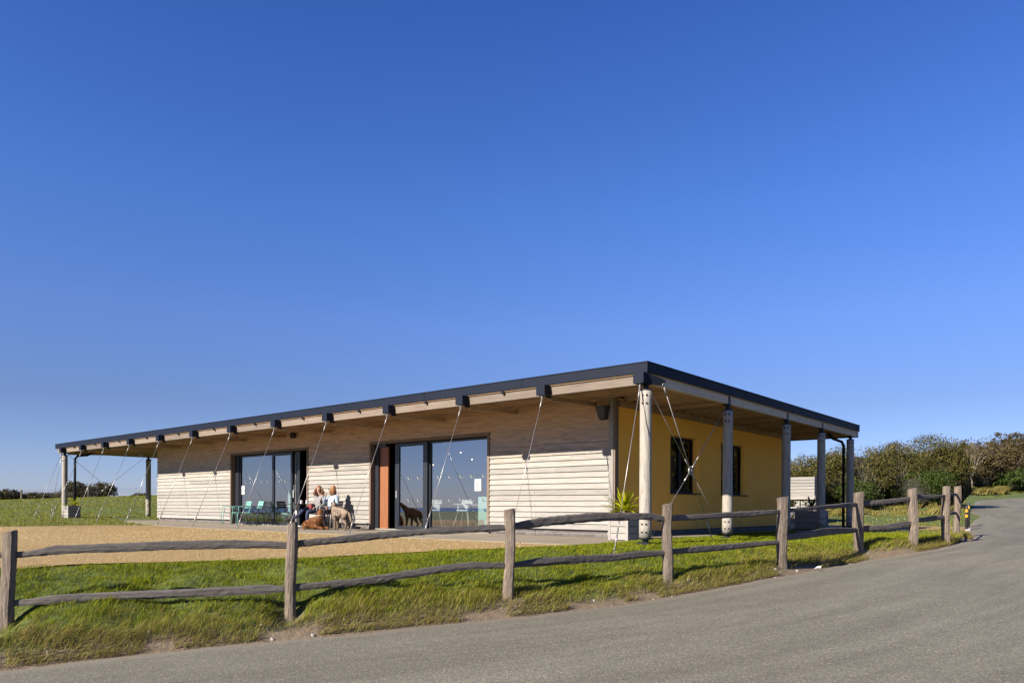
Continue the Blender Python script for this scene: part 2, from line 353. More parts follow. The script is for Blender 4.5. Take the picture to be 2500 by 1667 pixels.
EDGE = np.array([(-400, -190, -8), (-80, -27, -3), (-30, -4.6, -1.55), (-14, 2.9, -1.15), (-8, 5.7, -1.0), (-4.92, 7.2, -.91), (-2.52, 8.4, -.82), (-.05, 9.6, -.75), (2.4, 11.1, -.64),
                 (4.72, 12.9, -.49), (7.12, 15.2, -.41), (8.67, 16.0, -.26), (9.97, 17.0, -.18), (12.15, 19.5, -.09), (14.1, 22.8, -.07), (16.6, 27.0, -.02), (20.7, 33, .28), (24.5, 39.5, .52), (30, 48.3, .85),
                 (35.3, 57, 1.18), (37.5, 60.2, 1.42), (43, 65, 1.62), (50, 71.5, 1.95), (62, 79, 2.2), (85, 90, 2.5), (300, 170, 4)], float)
def smooth_poly(P, n=4):
    out = []
    for i in range(len(P) - 1):
        p0 = P[max(i - 1, 0)]; p1 = P[i]; p2 = P[i + 1]; p3 = P[min(i + 2, len(P) - 1)]
        if np.hypot(*(p2 - p1)[:2]) > 14: out += [p1]; continue
        for k in range(n):
            t = k / n; out.append(.5 * ((2 * p1) + (p2 - p0) * t + (2 * p0 - 5 * p1 + 4 * p2 - p3) * t * t + (-p0 + 3 * p1 - 3 * p2 + p3) * t ** 3) if 2 < i < len(P) - 3 else p1 + (p2 - p1) * t)
    out.append(P[-1]); return np.array(out)
EP = smooth_poly(EDGE)
ES = np.concatenate([[0], np.cumsum(np.hypot(*np.diff(EP[:, :2], axis=0).T))])
def edge_dist(x, y):
    x = np.atleast_1d(np.asarray(x, float)).ravel(); y = np.atleast_1d(np.asarray(y, float)).ravel()
    best = np.full(x.shape, 1e18); sd = np.zeros_like(x); zr = np.zeros_like(x); ss = np.zeros_like(x)
    for i in range(len(EP) - 1):
        p = EP[i]; q = EP[i + 1]; dx, dy = q[0] - p[0], q[1] - p[1]; L2 = dx * dx + dy * dy; Ls = math.sqrt(L2)
        t = np.clip(((x - p[0]) * dx + (y - p[1]) * dy) / L2, 0, 1)
        ex = x - p[0] - t * dx; ey = y - p[1] - t * dy; d2 = ex * ex + ey * ey; m = d2 < best
        s = np.sign(dx * ey - dy * ex); best = np.where(m, d2, best); sd = np.where(m, np.sqrt(d2) * s, sd)
        zr = np.where(m, p[2] + t * (q[2] - p[2]), zr); ss = np.where(m, ES[i] + t * Ls, ss)
    return sd, zr, ss
YC = [(-6.5, 9.7, -.15), (-4.2, 10.9, -.14), (-2, 12, -.1), (0, 12.9, -.05), (1.2, 13.0, -.03), (-9, 9, -.15), (-14, 8, -.2), (-30, 5, -.5), (-6, 15, -.06), (-10, 18, -.05), (-16, 20, -.02), (-24, 17, -.1),
      (2.5, 13.2, -.03), (4.5, 14.8, -.02), (8, 18, -.02), (12, 21.5, -.06), (15, 24.5, -.07), (16, 27.5, -.06), (12.5, 28.5, -.04), (13, 31, -.02), (3, 32, 0), (16, 33.5, .12), (20, 36, .45), (12, 38, .5), (24, 43, .95), (14, 44, .95),
      (28, 50, 1.25), (5, 46, .9), (30, 62, 1.7), (40, 75, 2.2), (60, 92, 2.9), (90, 110, 3.5), (0, 70, 1.5), (-19, 32, .10), (-24, 36, .12), (-22, 30, .06), (-28, 42, .32), (-20, 44, .34), (-8, 46, .5), (-35, 50, .45),
      (-55, 78, .95), (-44, 80, 1.45), (-38, 79, 1.72), (-30, 80, 1.75), (-15, 82, 1.8), (-60, 110, -.3), (-40, 112, .4), (-15, 115, .8), (20, 120, 2), (-130, 120, -2), (-90, 70, -.2), (-60, 40, .0), (-100, 20, -.9), (-200, 20, -1.1), (-300, 10, -1.6), (-70, 5, -1.6), (0, 300, -14), (-300, 300, -25), (300, 400, 0), (-700, 0, -25), (300, 100, 3)]
for a_, b_ in ((0, 0), (0, 6), (0, 12), (0, 17), (5, .5), (9, 0), (13.5, 0), (-1.2, 4), (-1.2, 10), (-1.2, 15)): p_ = AB(a_, b_); YC.append((p_[0], p_[1], -.035))
for a_, b_, z_ in ((0, 22, .0), (0, 25, .04), (0, 29, .09), (6, 28, .12), (13, 28, .2), (7, 10, -.1), (13, 14, -.05)): p_ = AB(a_, b_); YC.append((p_[0], p_[1], z_))
YC = np.array(YC, float)
_d = np.hypot(YC[:, None, 0] - YC[None, :, 0], YC[:, None, 1] - YC[None, :, 1])
_A = np.block([[_d + np.eye(len(YC)) * .02, np.ones((len(YC), 1))], [np.ones((1, len(YC))), np.zeros((1, 1))]])
_w = np.linalg.solve(_A, np.append(YC[:, 2], 0))
def yard(x, y):
    x = np.atleast_1d(np.asarray(x, float)).ravel(); y = np.atleast_1d(np.asarray(y, float)).ravel(); r = np.full(x.shape, _w[-1])
    for (a, b, _), k in zip(YC, _w[:-1]): r += k * np.hypot(x - a, y - b)
    return r
POSTS = [(-5.77, 8.45, -.88, .365, .147), (-2.76, 9.25, -.79, .465, .140), (-.04, 10.26, -.61, .643, .145), (2.47, 11.75, -.52, .734, .155), (4.92, 13.45, -.33, .871, .19),
         (7.47, 15.93, -.19, 1.028, .20), (9.0, 16.58, -.09, 1.127, .20), (10.33, 17.61, -.02, 1.211, .18), (12.24, 20.35, -.03, 1.295, .165)]
ROADW = 7.5
def H(x, y):
    x = np.atleast_1d(np.asarray(x, float)).ravel(); y = np.atleast_1d(np.asarray(y, float)).ravel()
    d, zr, s = edge_dist(x, y); Y = yard(x, y)
    jag = fbm(x, y, 1.6, 3) * .3; dd = d + jag * np.clip(d, 0, 1)
    prof = zr - .03 + np.clip(dd / .15, 0, 1) * .04 + np.clip((dd - .15) / .20, 0, 1) ** .8 * .12 + np.clip(dd - .3, 0, None) * .275
    prof += fbm(x, y, 2.2, 7) * .13 * np.clip((d - .2) * 3, 0, 1) + fbm(x, y, 7, 9) * .035 * np.clip((d - .1) * 4, 0, 1)
    k = .10; hh = np.clip(.5 + .5 * (Y - prof) / k, 0, 1); lo = Y * (1 - hh) + prof * hh - k * hh * (1 - hh)
    far = np.clip((np.hypot(x, y) - 60) / 60, 0, 1)
    bare = zr - .05 - .004 * np.clip(-d, 0, 7.5)
    dr = -d - ROADW
    other = zr - .08 + np.clip(dr / .5, 0, 1) * .16 + fbm(x, y, .35, 21) * .12 * np.clip(dr, 0, 1) - .004 * np.clip(dr - 1, 0, 240) - .08 * np.clip(dr - 240, 0, 300)
    h = np.where(d > 0, lo, np.where(dr < 0, bare, other))
    for i_, (px, py, pz, _, _w2) in enumerate(POSTS):
        wx = .55 if i_ == 0 else .27; g = np.exp(-(((x - px + .02 + (.25 if i_ == 0 else 0)) / wx) ** 2 + ((y - py + .24) / (.5 if i_ == 0 else .42)) ** 2) ** 1.6); h = h * (1 - g) + np.minimum(h, pz) * g
    return h
def h1(x, y): return float(H(x, y)[0])
def Hab(a, b): p = AB(a, b); return h1(p[0], p[1])
def graded(lo, hi, step, far, g=1.13):
    c = list(np.arange(lo, hi, step)); s = step; x = hi
    while x < far: c.append(x); s *= g; x += s
    s = step; x = lo - step; left = []
    while x > -far: left.append(x); s *= g; x -= s
    return np.array(left[::-1] + c)
gx = graded(-9, 14, .085, 900); gy = graded(4.5, 22, .085, 900)
GX, GY = np.meshgrid(gx, gy); hx = GX.ravel(); hy = GY.ravel(); hz_ = H(hx, hy)
dd_, zz_, _ = edge_dist(hx, hy); dirt = np.clip(1 - (dd_ - .22 + fbm(hx, hy, 2.5, 5) * .4) / .18, 0, 1) * (dd_ > -9) * np.clip((30 - hy) / 5, 0, 1)
for px, py, *_r in POSTS: dirt = np.maximum(dirt, .95 * np.exp(-(((hx - px) / .26) ** 2 + ((hy - py + .28) / .38) ** 2) ** 2))
nx, ny = len(gx), len(gy); ii = np.arange(nx - 1)[None, :] + (np.arange(ny - 1) * nx)[:, None]; ii = ii.ravel()
me = np_mesh('ground', np.stack([hx, hy, hz_], 1), quads=np.stack([ii, ii + 1, ii + nx + 1, ii + nx], 1), attrs={'dirt': dirt}, m=M['ground'], smooth=True)
tag(link('ground', me), kind='structure')
sea = MB().poly([(-9000, -9000, -17), (9000, -9000, -17), (9000, 9000, -17), (-9000, 9000, -17)]).mesh('sea', None)
n_ = NT('sea_water'); n_.col((.02, .05, .08)); n_.rough(.25); n_.bump(n_.noise(n_.co('World'), .2, 4), .4, .5)
tag(link('sea', sea, n_.m), kind='structure')

# road: a strip that follows its edge line
sta = [s for s in np.arange(ES[2], ES[-3], .22)] ; sta = np.array(sta)
ex = np.interp(sta, ES, EP[:, 0]); ey = np.interp(sta, ES, EP[:, 1]); ez = np.interp(sta, ES, EP[:, 2])
tx = np.gradient(ex); ty = np.gradient(ey)
k_ = np.ones(9) / 9; tx = np.convolve(np.pad(tx, 4, 'edge'), k_, 'valid'); ty = np.convolve(np.pad(ty, 4, 'edge'), k_, 'valid'); tl = np.hypot(tx, ty); tx /= tl; ty /= tl
cross = np.array([0, .05, .12, .25, .45, .8, 1.3, 2, 2.8, 3.8, 4.8, 5.8, 6.6, 7.1, 7.35, 7.5]); V_ = []; ac = []; al = []
for j, c in enumerate(cross):
    off = c + (fbm(ex, ey, 1.3, 31) * .22 + fbm(ex, ey, 6, 33) * .10) * max(0, 1 - c / .5) - (.03 if c == 0 else 0)
    crown = .05 * math.sin(math.pi * min(c, 7.5) / 7.5)
    z = ez + crown - .012 + (fbm(ex + ty * c, ey - tx * c, .9, 35) * .014) - (.035 if j in (0, len(cross) - 1) else 0)
    V_.append(np.stack([ex + ty * off, ey - tx * off, z], 1)); ac.append(np.full(len(ex), c)); al.append(sta)
V_ = np.stack(V_, 1).reshape(-1, 3); nc = len(cross); ii = (np.arange(len(ex) - 1) * nc)[:, None] + np.arange(nc - 1)[None, :]; ii = ii.ravel()
me = np_mesh('road', V_, quads=np.stack([ii, ii + 1, ii + nc + 1, ii + nc], 1), attrs={'across': np.stack(ac, 1).ravel(), 'along': np.stack(al, 1).ravel()}, m=M['road'], smooth=True)
tag(link('road', me), kind='structure')

def sheet(name, outline, spacing, off, m, jag=0., skirt=.0, flat=None):
    P = [np.array(p, float) for p in outline]; pts = []
    for i in range(len(P)):
        a, b = P[i], P[(i + 1) % len(P)]; n = max(1, int(np.hypot(*(b - a)) / spacing))
        for k in range(n):
            q = a + (b - a) * k / n
            if jag: q = q + np.array([fbm(q[0], q[1], 2.5, 41)[0] if hasattr(fbm(q[0], q[1], 2.5, 41), '__len__') else fbm(q[0], q[1], 2.5, 41), fbm(q[0], q[1], 2.5, 43)]) * jag
            pts.append((float(q[0]), float(q[1])))
    nb = len(pts); xs = np.array(pts); x0, y0 = xs.min(0); x1, y1 = xs.max(0)
    g = [(x, y) for x in np.arange(x0 + spacing / 2, x1, spacing) for y in np.arange(y0 + spacing / 2, y1, spacing)]
    g = np.array(g); ins = np.zeros(len(g), bool)
    for i in range(nb):
        ax, ay = pts[i]; bx, by = pts[(i + 1) % nb]
        c = ((ay > g[:, 1]) != (by > g[:, 1])) & (g[:, 0] < (bx - ax) * (g[:, 1] - ay) / (by - ay + 1e-12) + ax); ins ^= c
    g = g[ins]
    # keep interior points off the boundary
    dmin = np.min(np.hypot(g[:, None, 0] - xs[None, :, 0], g[:, None, 1] - xs[None, :, 1]), 1) if len(g) else np.zeros(0)
    g = g[dmin > spacing * .45]
    allp = [Vector(p) for p in pts] + [Vector((float(a), float(b))) for a, b in g]
    r = delaunay_2d_cdt(allp, [(i, (i + 1) % nb) for i in range(nb)], [], 1, 1e-5)
    vs = np.array([(v.x, v.y) for v in r[0]]); z = (H(vs[:, 0], vs[:, 1]) if flat is None else np.full(len(vs), flat)) + off
    mb = MB(); mb.add([(x, y, zz) for (x, y), zz in zip(vs, z)], [tuple(f) for f in r[2]])
    if skirt:
        bd = r[1]; cnt = {}
        for f in r[2]:
            for k in range(len(f)): e = (f[k], f[(k + 1) % len(f)]); cnt[tuple(sorted(e))] = cnt.get(tuple(sorted(e)), 0) + 1
        for (a, b), c in cnt.items():
            if c == 1: mb.add([(*vs[a], z[a]), (*vs[b], z[b]), (*vs[b], z[b] - skirt), (*vs[a], z[a] - skirt)], [(0, 1, 2, 3)])
    me = mb.mesh(name, m, recalc=True)
    if not skirt: me.polygons.foreach_set('use_smooth', [True] * len(me.polygons))
    o = link(name, me)
    if me.polygons[0].normal.z < 0 and not skirt: me.flip_normals()
    return tag(o, kind='structure')
def ab2(l): return [tuple(AB(a, b)) for a, b in l]
GRAV1 = [(-14, 8), (-9, 8.9), (-6.3, 9.5), (-5.8, 10.1), (-4.2, 10.7), (-3.2, 11.05), (-2.05, 11.85), (-.14, 12.75), (1.0, 13.2)] + ab2([(-1.05, .95), (-1.05, 12), (-.95, 17), (-.75, 18.2)]) + [(-13.68, 24.7), (-14.67, 23.04), (-16.5, 21.6), (-21, 19.5), (-26, 18)]
sheet('gravel_yard', GRAV1, .35, .022, M['gravel'], jag=.28)
GRAV2 = ab2([(13.2, 3.0), (13.6, -.2), (14.2, -1.2)]) + [(13.6, 25.2), (17.0, 26.0), (17.35, 27.6), (14.6, 30.4), (12.6, 31.0), (13.8, 33.2), (9, 35.5), (2, 37.5)] + ab2([(18, 24), (13.2, 24)])
sheet('gravel_path', GRAV2, .4, .022, M['gravel'], jag=.1)
SLAB = [(-1.25, .75), (-1.25, 12), (-1.2, 17), (-.75, 19), (.2, 23.3), (1.3, 27.6), (1.5, 28.6), (1.9, 28.6), (2.6, 24.4), (2.6, 2.3), (5.2, 2.3), (5.2, .95), (.2, .75)]
sl_o = sheet('patio', ab2(SLAB), .6, .0, M['slab'], skirt=.15, flat=0.)
for v in sl_o.data.vertices:
    b = (np.array(v.co[:2]) - C0) @ Lv
    v.co.z += .05 * max(0, min(1, (b - 16) / 10))
sheet('driveway', [(16.0, 26.3), (17.4, 27.9), (18.6, 29.5), (19.4, 28.9), (17.2, 26.9), (15.6, 25.0)], .4, .03, M['road'])
kb = thing('concrete_edging', 'grey concrete edging at the road end of the gravel path by the bollards', 'kerb', (16.2, 26.2, h1(16.2, 26.2)), math.atan2(1.5, 1.0))
for i in range(3): bevel(MB().box(-1 + i * .68, -1 + i * .68 + .66, -.08, .08, -.1, .07).build('kerb_stone', M['mortar'], kb), .008, 1)

# ------------------------------------------------------------------ building
B = thing('timber_cafe', 'long low timber clad cafe with flat roof canopy and ochre end wall', 'building', W(0, 0, 0), PHI)
ZT = 3.12
# front wall backing with the two openings
D2 = (5.64, 10.27); D1 = (13.50, 18.22); DH = 2.50; BR = 24.2
mb = MB(); x0, x1 = 1.835, 2.05
for b0, b1, z0 in ((1.95, D2[0] - .06, .17), (D2[1] + .06, D1[0] - .06, .17), (D1[1] + .06, BR - .1, .17), (D2[0] - .06, D2[1] + .06, DH + .05), (D1[0] - .06, D1[1] + .06, DH + .05)):
    mb.box(x0, x1, b0, b1, z0, ZT)
mb.build('front_wall', M['trim'], B)
# other walls: ochre side with two deep window holes
WIN = [(4.42, 5.86), (7.35, 8.95)]; WZ = (1.05, 2.47)
bm = bmesh.new()
def wall_grid(mb, xs, zs, holes, y0, y1):
    for i in range(len(xs) - 1):
        for j in range(len(zs) - 1):
            cx = (xs[i] + xs[i + 1]) / 2; cz = (zs[j] + zs[j + 1]) / 2
            if any(h[0] < cx < h[1] and h[2] < cz < h[3] for h in holes): continue
            mb.add([(xs[i], y0, zs[j]), (xs[i + 1], y0, zs[j]), (xs[i + 1], y0, zs[j + 1]), (xs[i], y0, zs[j + 1])], [(0, 1, 2, 3)])
mb = MB(); YB = 1.87
holes = [(a0, a1, *WZ) for a0, a1 in WIN]
FL = .14   # reveals flare outwards with rounded corners
fh = [(a0 - .03, a1 + .1, WZ[0], WZ[1] + .02) for a0, a1 in WIN]
wall_grid(mb, [1.95] + sorted(sum([[h[0], h[1]] for h in fh], [])) + [12.05], [.125, WZ[0], WZ[1] + .02, ZT], fh, YB, 0)
for (a0, a1, z0, z1), (f0, f1, g0, g1) in zip(holes, fh):
    N = 5
    for k in range(N):
        def rect(t):
            y = YB + .22 * t; e = (1 - t) ** 3
            return [(a0 + (f0 - a0) * e, y, z0), (a1 + (f1 - a1) * e, y, z0), (a1 + (f1 - a1) * e, y, z1 + (g1 - z1) * e), (a0 + (f0 - a0) * e, y, z1 + (g1 - z1) * e)]
        p = rect(k / N); q = rect((k + 1) / N)
        for i in range(4): mb.add([p[i], p[(i + 1) % 4], q[(i + 1) % 4], q[i]], [(0, 1, 2, 3)])
mb.add([(12.05, YB, .125), (12.05, BR - .05, .125), (12.05, BR - .05, ZT), (12.05, YB, ZT)], [(0, 1, 2, 3)])
mb.add([(1.95, BR - .05, .125), (12.05, BR - .05, .125), (12.05, BR - .05, ZT), (1.95, BR - .05, ZT)], [(0, 1, 2, 3)])
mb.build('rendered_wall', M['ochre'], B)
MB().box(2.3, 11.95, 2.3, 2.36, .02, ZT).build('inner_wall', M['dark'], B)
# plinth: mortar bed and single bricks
for q_ in ((1.862, 1.95, 1.97, D2[0] - .1, -.12, .148), (1.862, 1.95, D2[1] + .1, D1[0] - .1, -.12, .148), (1.862, 1.95, D1[1] + .1, BR - .08, -.12, .148), (1.952, 12.0, 1.902, 1.968, -.15, .122)): MB().box(*q_).build('mortar_bed', M['mortar'], B)
bk = bevel(MB().box(-.03, .03, -.1075, .1075, -.0325, .0325).build('brick', M['brick'], B, (0, 0, 0)), .004, 1); first = True
def brick(loc, rot):
    global first
    o = bk if first else bk.copy()
    if not first: COL.objects.link(o)
    first = False; o.parent = B; o.location = loc; o.rotation_euler = rot
for c in range(2):
    for b0, b1 in ((1.97, D2[0] - .1), (D2[1] + .1, D1[0] - .1), (D1[1] + .1, BR - .08)):
        x = b0 + (.11 if c else 0)
        while x + .1 < b1: brick((1.88 + rnd.uniform(-.003, .003), x + .1075, -.002 + .078 * c + .035), (0, 0, 0)); x += .2255
for c in range(2):
    x = 1.97 + (.11 if c else 0)
    while x + .1 < 12.0: brick((x + .1075, 1.912 + rnd.uniform(-.003, .003), .012 + .078 * c), (0, 0, math.pi / 2)); x += .2255
for q0, q1 in ((1.93, D2[0] - .07), (D2[1] + .07, D1[0] - .07), (D1[1] + .07, BR - .04)): MB().box(1.80, 1.95, q0, q1, .150, .162).build('plinth_flashing', M['steel'], B)
# weatherboards (each one board)
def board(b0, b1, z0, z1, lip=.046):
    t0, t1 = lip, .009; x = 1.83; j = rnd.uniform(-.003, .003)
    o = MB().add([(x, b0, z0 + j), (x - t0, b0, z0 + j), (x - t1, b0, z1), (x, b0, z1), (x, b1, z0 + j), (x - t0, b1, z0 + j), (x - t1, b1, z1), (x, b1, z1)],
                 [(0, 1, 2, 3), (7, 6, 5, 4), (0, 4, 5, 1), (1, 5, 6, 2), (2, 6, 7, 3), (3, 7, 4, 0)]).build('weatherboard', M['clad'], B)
row = 0; z = .165; exposure = .1335
while z < ZT - .02:
    z1 = min(z + exposure + .012, ZT)
    spans = [(2.0, D2[0] - .07), (D2[1] + .07, D1[0] - .07), (D1[1] + .07, BR)] if z < DH + .02 else [(2.0, BR)]
    for b0, b1 in spans:
        cuts = [b0]; n = max(1, round((b1 - b0) / 4.3)) if b1 - b0 > 5 else 1
        if n > 1:
            for k in range(1, n): cuts.append(b0 + (b1 - b0) * k / n + rnd.uniform(-1, 1))
        elif b1 - b0 > 3.4 and row % 4 == 2: cuts.append(b0 + rnd.uniform(.35, .65) * (b1 - b0))
        cuts.append(b1)
        for k in range(len(cuts) - 1): board(cuts[k] + .0015, cuts[k + 1] - .0015, z, z1)
    z += exposure; row += 1
MB().box(1.785, 1.83, 1.885, 1.995, .11, ZT).build('corner_board', M['pale'], B)
MB().box(1.80, 1.945, 1.84, 1.883, .11, ZT).build('corner_board', M['trim'], B)
# door openings
def opening(b0, b1):
    f = MB().box(1.775, 1.84, b0 - .068, b0, .0, DH + .066).box(1.775, 1.84, b1, b1 + .068, 0, DH + .066).box(1.775, 1.84, b0, b1, DH, DH + .066)
    f.box(1.84, 2.0, b0 - .03, b0, .0, DH + .03).box(1.84, 2.0, b1, b1 + .03, 0, DH + .03).box(1.84, 2.0, b0, b1, DH, DH + .03)
    return f
def sdoor(name, b0, b1, a, st=.075, top=.07, parent=B, stR=None, z0=.03):
    stR = stR or st
    o = MB().box(a - .03, a + .03, b0, b0 + stR, z0, DH - .03).box(a - .03, a + .03, b1 - st, b1, z0, DH - .03).box(a - .03, a + .03, b0 + stR, b1 - st, DH - .03 - top, DH - .03).box(a - .03, a + .03, b0 + stR, b1 - st, z0, z0 + .09).build(name, M['frame'], parent)
    MB().poly([(a, b0 + stR, z0 + .09), (a, b1 - st, z0 + .09), (a, b1 - st, DH - .03 - top), (a, b0 + stR, DH - .03 - top)]).build('pane', M['glass'], o)
    return o
for (b0, b1) in (D2, D1):
    opening(b0, b1).build('opening_surround', M['trim'], B)
    MB().box(1.93, 2.06, b0, b1, -.02, .028).build('threshold', M['galv'], B)
def tex(body, size, loc, rot, m, parent, name='lettering'):
    cu = bpy.data.curves.new(name, 'FONT'); cu.body = body; cu.size = size; cu.align_x = 'CENTER'; cu.extrude = .0004
    t = bpy.data.objects.new('tmp', cu); COL.objects.link(t); bpy.context.view_layer.update()
    me = bpy.data.meshes.new_from_object(t.evaluated_get(bpy.context.evaluated_depsgraph_get())); bpy.data.objects.remove(t)
    me.materials.clear(); me.materials.append(m); return link(name, me, None, parent, loc, rot)
def spoon(parent, b, z, a, s=1.):
    mb = MB(); n = 10   # bowl left, handle to the right
    mb.poly([(a, b + s * (.052 * math.cos(t) + .018 * math.sin(t)) * .8 + .05, z + s * .045 * math.sin(t) + s * .012 * math.cos(t)) for t in [2 * math.pi * k / n for k in range(n)]])
    pts = [(.03, -.03), (-.02, -.036), (-.07, -.02), (-.13, .012)]
    for (p, q), (r_, s_) in zip(pts[:-1], pts[1:]): mb.poly([(a, b + s * p, z + s * q - .006), (a, b + s * r_, z + s * s_ - .006), (a, b + s * r_, z + s * s_ + .007), (a, b + s * p, z + s * q + .010)])
    mb.build('spoon_decal', M['frost'], parent)
def nosmoke(parent, b, z, a, wd, ht):
    p = MB().box(a, a + .002, b - wd / 2, b + wd / 2, z - ht / 2, z + ht / 2).build('no_smoking_notice', M['paper'], parent)
    mb = MB(); n = 24; Ro, Ri = wd * .38, wd * .31; zc = z - ht * .1
    for k in range(n):
        t, u = 2 * math.pi * k / n, 2 * math.pi * (k + 1) / n
        mb.poly([(a - .001, b + Ro * math.cos(t), zc + Ro * math.sin(t)), (a - .001, b + Ro * math.cos(u), zc + Ro * math.sin(u)), (a - .001, b + Ri * math.cos(u), zc + Ri * math.sin(u)), (a - .001, b + Ri * math.cos(t), zc + Ri * math.sin(t))])
    c, s_ = math.cos(R(135)), math.sin(R(135)); e = wd * .03
    mb.poly([(a - .0015, b - c * Ri - s_ * e, zc + s_ * Ri - c * e), (a - .0015, b - c * Ri + s_ * e, zc + s_ * Ri + c * e), (a - .0015, b + c * Ri + s_ * e, zc - s_ * Ri + c * e), (a - .0015, b + c * Ri - s_ * e, zc - s_ * Ri - c * e)])
    mb.poly([(a - .001, b + wd * .2, zc - wd * .06), (a - .001, b - wd * .18, zc - wd * .06), (a - .001, b - wd * .18, zc), (a - .001, b + wd * .2, zc)])
    mb.poly([(a - .001, b - wd * .1, zc + wd * .04), (a - .001, b - wd * .14, zc + wd * .04), (a - .001, b - wd * .16, zc + wd * .16), (a - .001, b - wd * .12, zc + wd * .16)])
    mb.build('no_smoking_symbol', M['print'], p)
    for i, (tx_, sz) in enumerate((('NO SMOKING', .21), ('PLEASE', .19))):
        tex(tx_, wd * sz * .78, (a - .001, b, z + ht * (.36 - i * .1)), (R(90), 0, R(-90)), M['print'], p)
# D2: orange inner panel, open leaf, sliding leaf, big fixed pane
ob = MB().box(1.93, 2.0, 10.10, D2[1], 0.028, DH).build('door_jamb', M['frame'], B)
MB().box(1.99, 2.05, 9.73, 10.10, .03, DH - .09).build('orange_panel', M['orange'], B)
MB().box(1.90, 2.06, 9.73, 10.10, DH - .09, DH).build('head_rail', M['frame'], B)
sd = sdoor('sliding_door', 7.98, 9.32, 1.93, .17, .09, stR=.17)
MB().box(1.885, 1.90, 9.245, 9.265, .92, 1.12).build('handle', M['white'], sd)
fx = sdoor('fixed_light', D2[0], 8.02, 2.00, .10, .05, stR=.05)
for z in (1.47, .845):
    for b in (8.72, 8.32): spoon(sd, b, z, 1.918)
    for b in (7.60, 7.16, 6.74, 6.34, 5.92): spoon(fx, b, z, 1.99)
nosmoke(fx, 6.15, 1.245, 1.988, .23, .31)
# D1
MB().box(1.93, 2.02, 17.96, D1[1], .028, DH).build('door_jamb', M['frame'], B)
fx = sdoor('fixed_light', 15.70, 17.96, 2.00, .06, .05, stR=.10)
sd = sdoor('sliding_door', 14.50, 15.72, 1.93, .11, .09, stR=.10)
MB().box(1.97, 2.05, 14.18, 14.50, .03, DH - .03).build('door_leaf_edge', M['frame'], B)
MB().box(1.955, 1.968, 14.38, 14.40, .03, DH - .1).build('door_seal', M['galv'], B)
MB().box(1.90, 1.915, 14.43, 14.46, .95, 1.2).build('handle', M['white'], sd)
MB().box(1.98, 2.04, D1[0], D1[0] + .05, .03, DH).build('door_jamb', M['frame'], B)
for b in (17.55, 17.20, 16.5, 16.1): spoon(fx, b, 1.5, 1.99)
for b in (15.25, 14.9): spoon(sd, b, 1.5, 1.918)
nosmoke(fx, 17.75, 1.235, 1.988, .2, .31)
MB().poly([(2.3, 15.35, 1.18), (2.3, 14.9, .68), (2.3, 15.35, .22)]).poly([(2.3, 15.0, 1.02), (2.3, 14.75, 1.02), (2.3, 14.75, .72)]).build('white_triangle_sticker', M['mint'], sd)
MB().box(2.2, 2.203, 14.75, 15.0, 1.15, 1.38).build('notice', M['paper'], sd)
# interior
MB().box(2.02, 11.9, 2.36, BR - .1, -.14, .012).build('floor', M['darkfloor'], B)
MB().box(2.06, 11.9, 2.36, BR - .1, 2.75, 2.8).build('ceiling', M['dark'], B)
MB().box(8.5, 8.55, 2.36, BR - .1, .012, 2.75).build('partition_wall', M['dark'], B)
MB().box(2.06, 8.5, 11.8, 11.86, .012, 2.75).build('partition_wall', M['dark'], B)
em = NT('warm_bulb'); em.b.inputs['Emission Color'].default_value = (1, .78, .5, 1); em.b.inputs['Emission Strength'].default_value = 2.5; em.col((1, .9, .7))
for (a, b, z) in ((3.6, 8.35, 2.28), (4.3, 8.55, 2.12), (4.0, 7.3, 2.26), (5.2, 11.2, 2.08)):
    p = thing('pendant_lamp', {2.28: 'lit pendant bulb seen through the large right-hand glass, nearest the cable reflection', 2.12: 'small lit pendant bulb lowest behind the right-hand glass', 2.26: 'lit pendant bulb behind the right-hand glass, right of the stay cable', 2.08: 'lit pendant bulb in the dark gap beside the orange panel'}[z], 'lamp', W(a, b, z), PHI, 'pendant lamps inside the cafe')
    MB().ell((0, 0, 0), (.017, .017, .022)).build('bulb', em.m, p, smooth=True)
    MB().tube([(0, 0, .05), (0, 0, .11)], .022).tube([(0, 0, .1), (0, 0, 2.74 - z)], .004).build('flex', M['steel'], p)
# windows in the ochre wall
for a0, a1 in WIN:
    y = YB + .13
    o = MB().box(a0, a0 + .07, y, y + .07, *WZ).box(a1 - .07, a1, y, y + .07, *WZ).box(a0 + .07, a1 - .07, y, y + .07, WZ[1] - .07, WZ[1]).box(a0 + .07, a1 - .07, y, y + .07, WZ[0], WZ[0] + .09).box((a0 + a1) / 2 - .07, (a0 + a1) / 2 + .07, y, y + .07, WZ[0] + .09, WZ[1] - .07).build('window', M['winframe'], B)
    MB().poly([(a0 + .07, y + .03, WZ[0] + .09), ((a0 + a1) / 2 - .07, y + .03, WZ[0] + .09), ((a0 + a1) / 2 - .07, y + .03, WZ[1] - .07), (a0 + .07, y + .03, WZ[1] - .07)]).build('pane', M['glass_dark'], o)
    MB().poly([((a0 + a1) / 2 + .07, y + .03, WZ[0] + .09), (a1 - .07, y + .03, WZ[0] + .09), (a1 - .07, y + .03, WZ[1] - .07), ((a0 + a1) / 2 + .07, y + .03, WZ[1] - .07)]).build('pane', M['glass_dark'], o)
    MB().box(a0 - .02, a1 + .16, YB - .045, y + .06, WZ[0] - .03, WZ[0] + .002).build('sill', M['steel'], o)
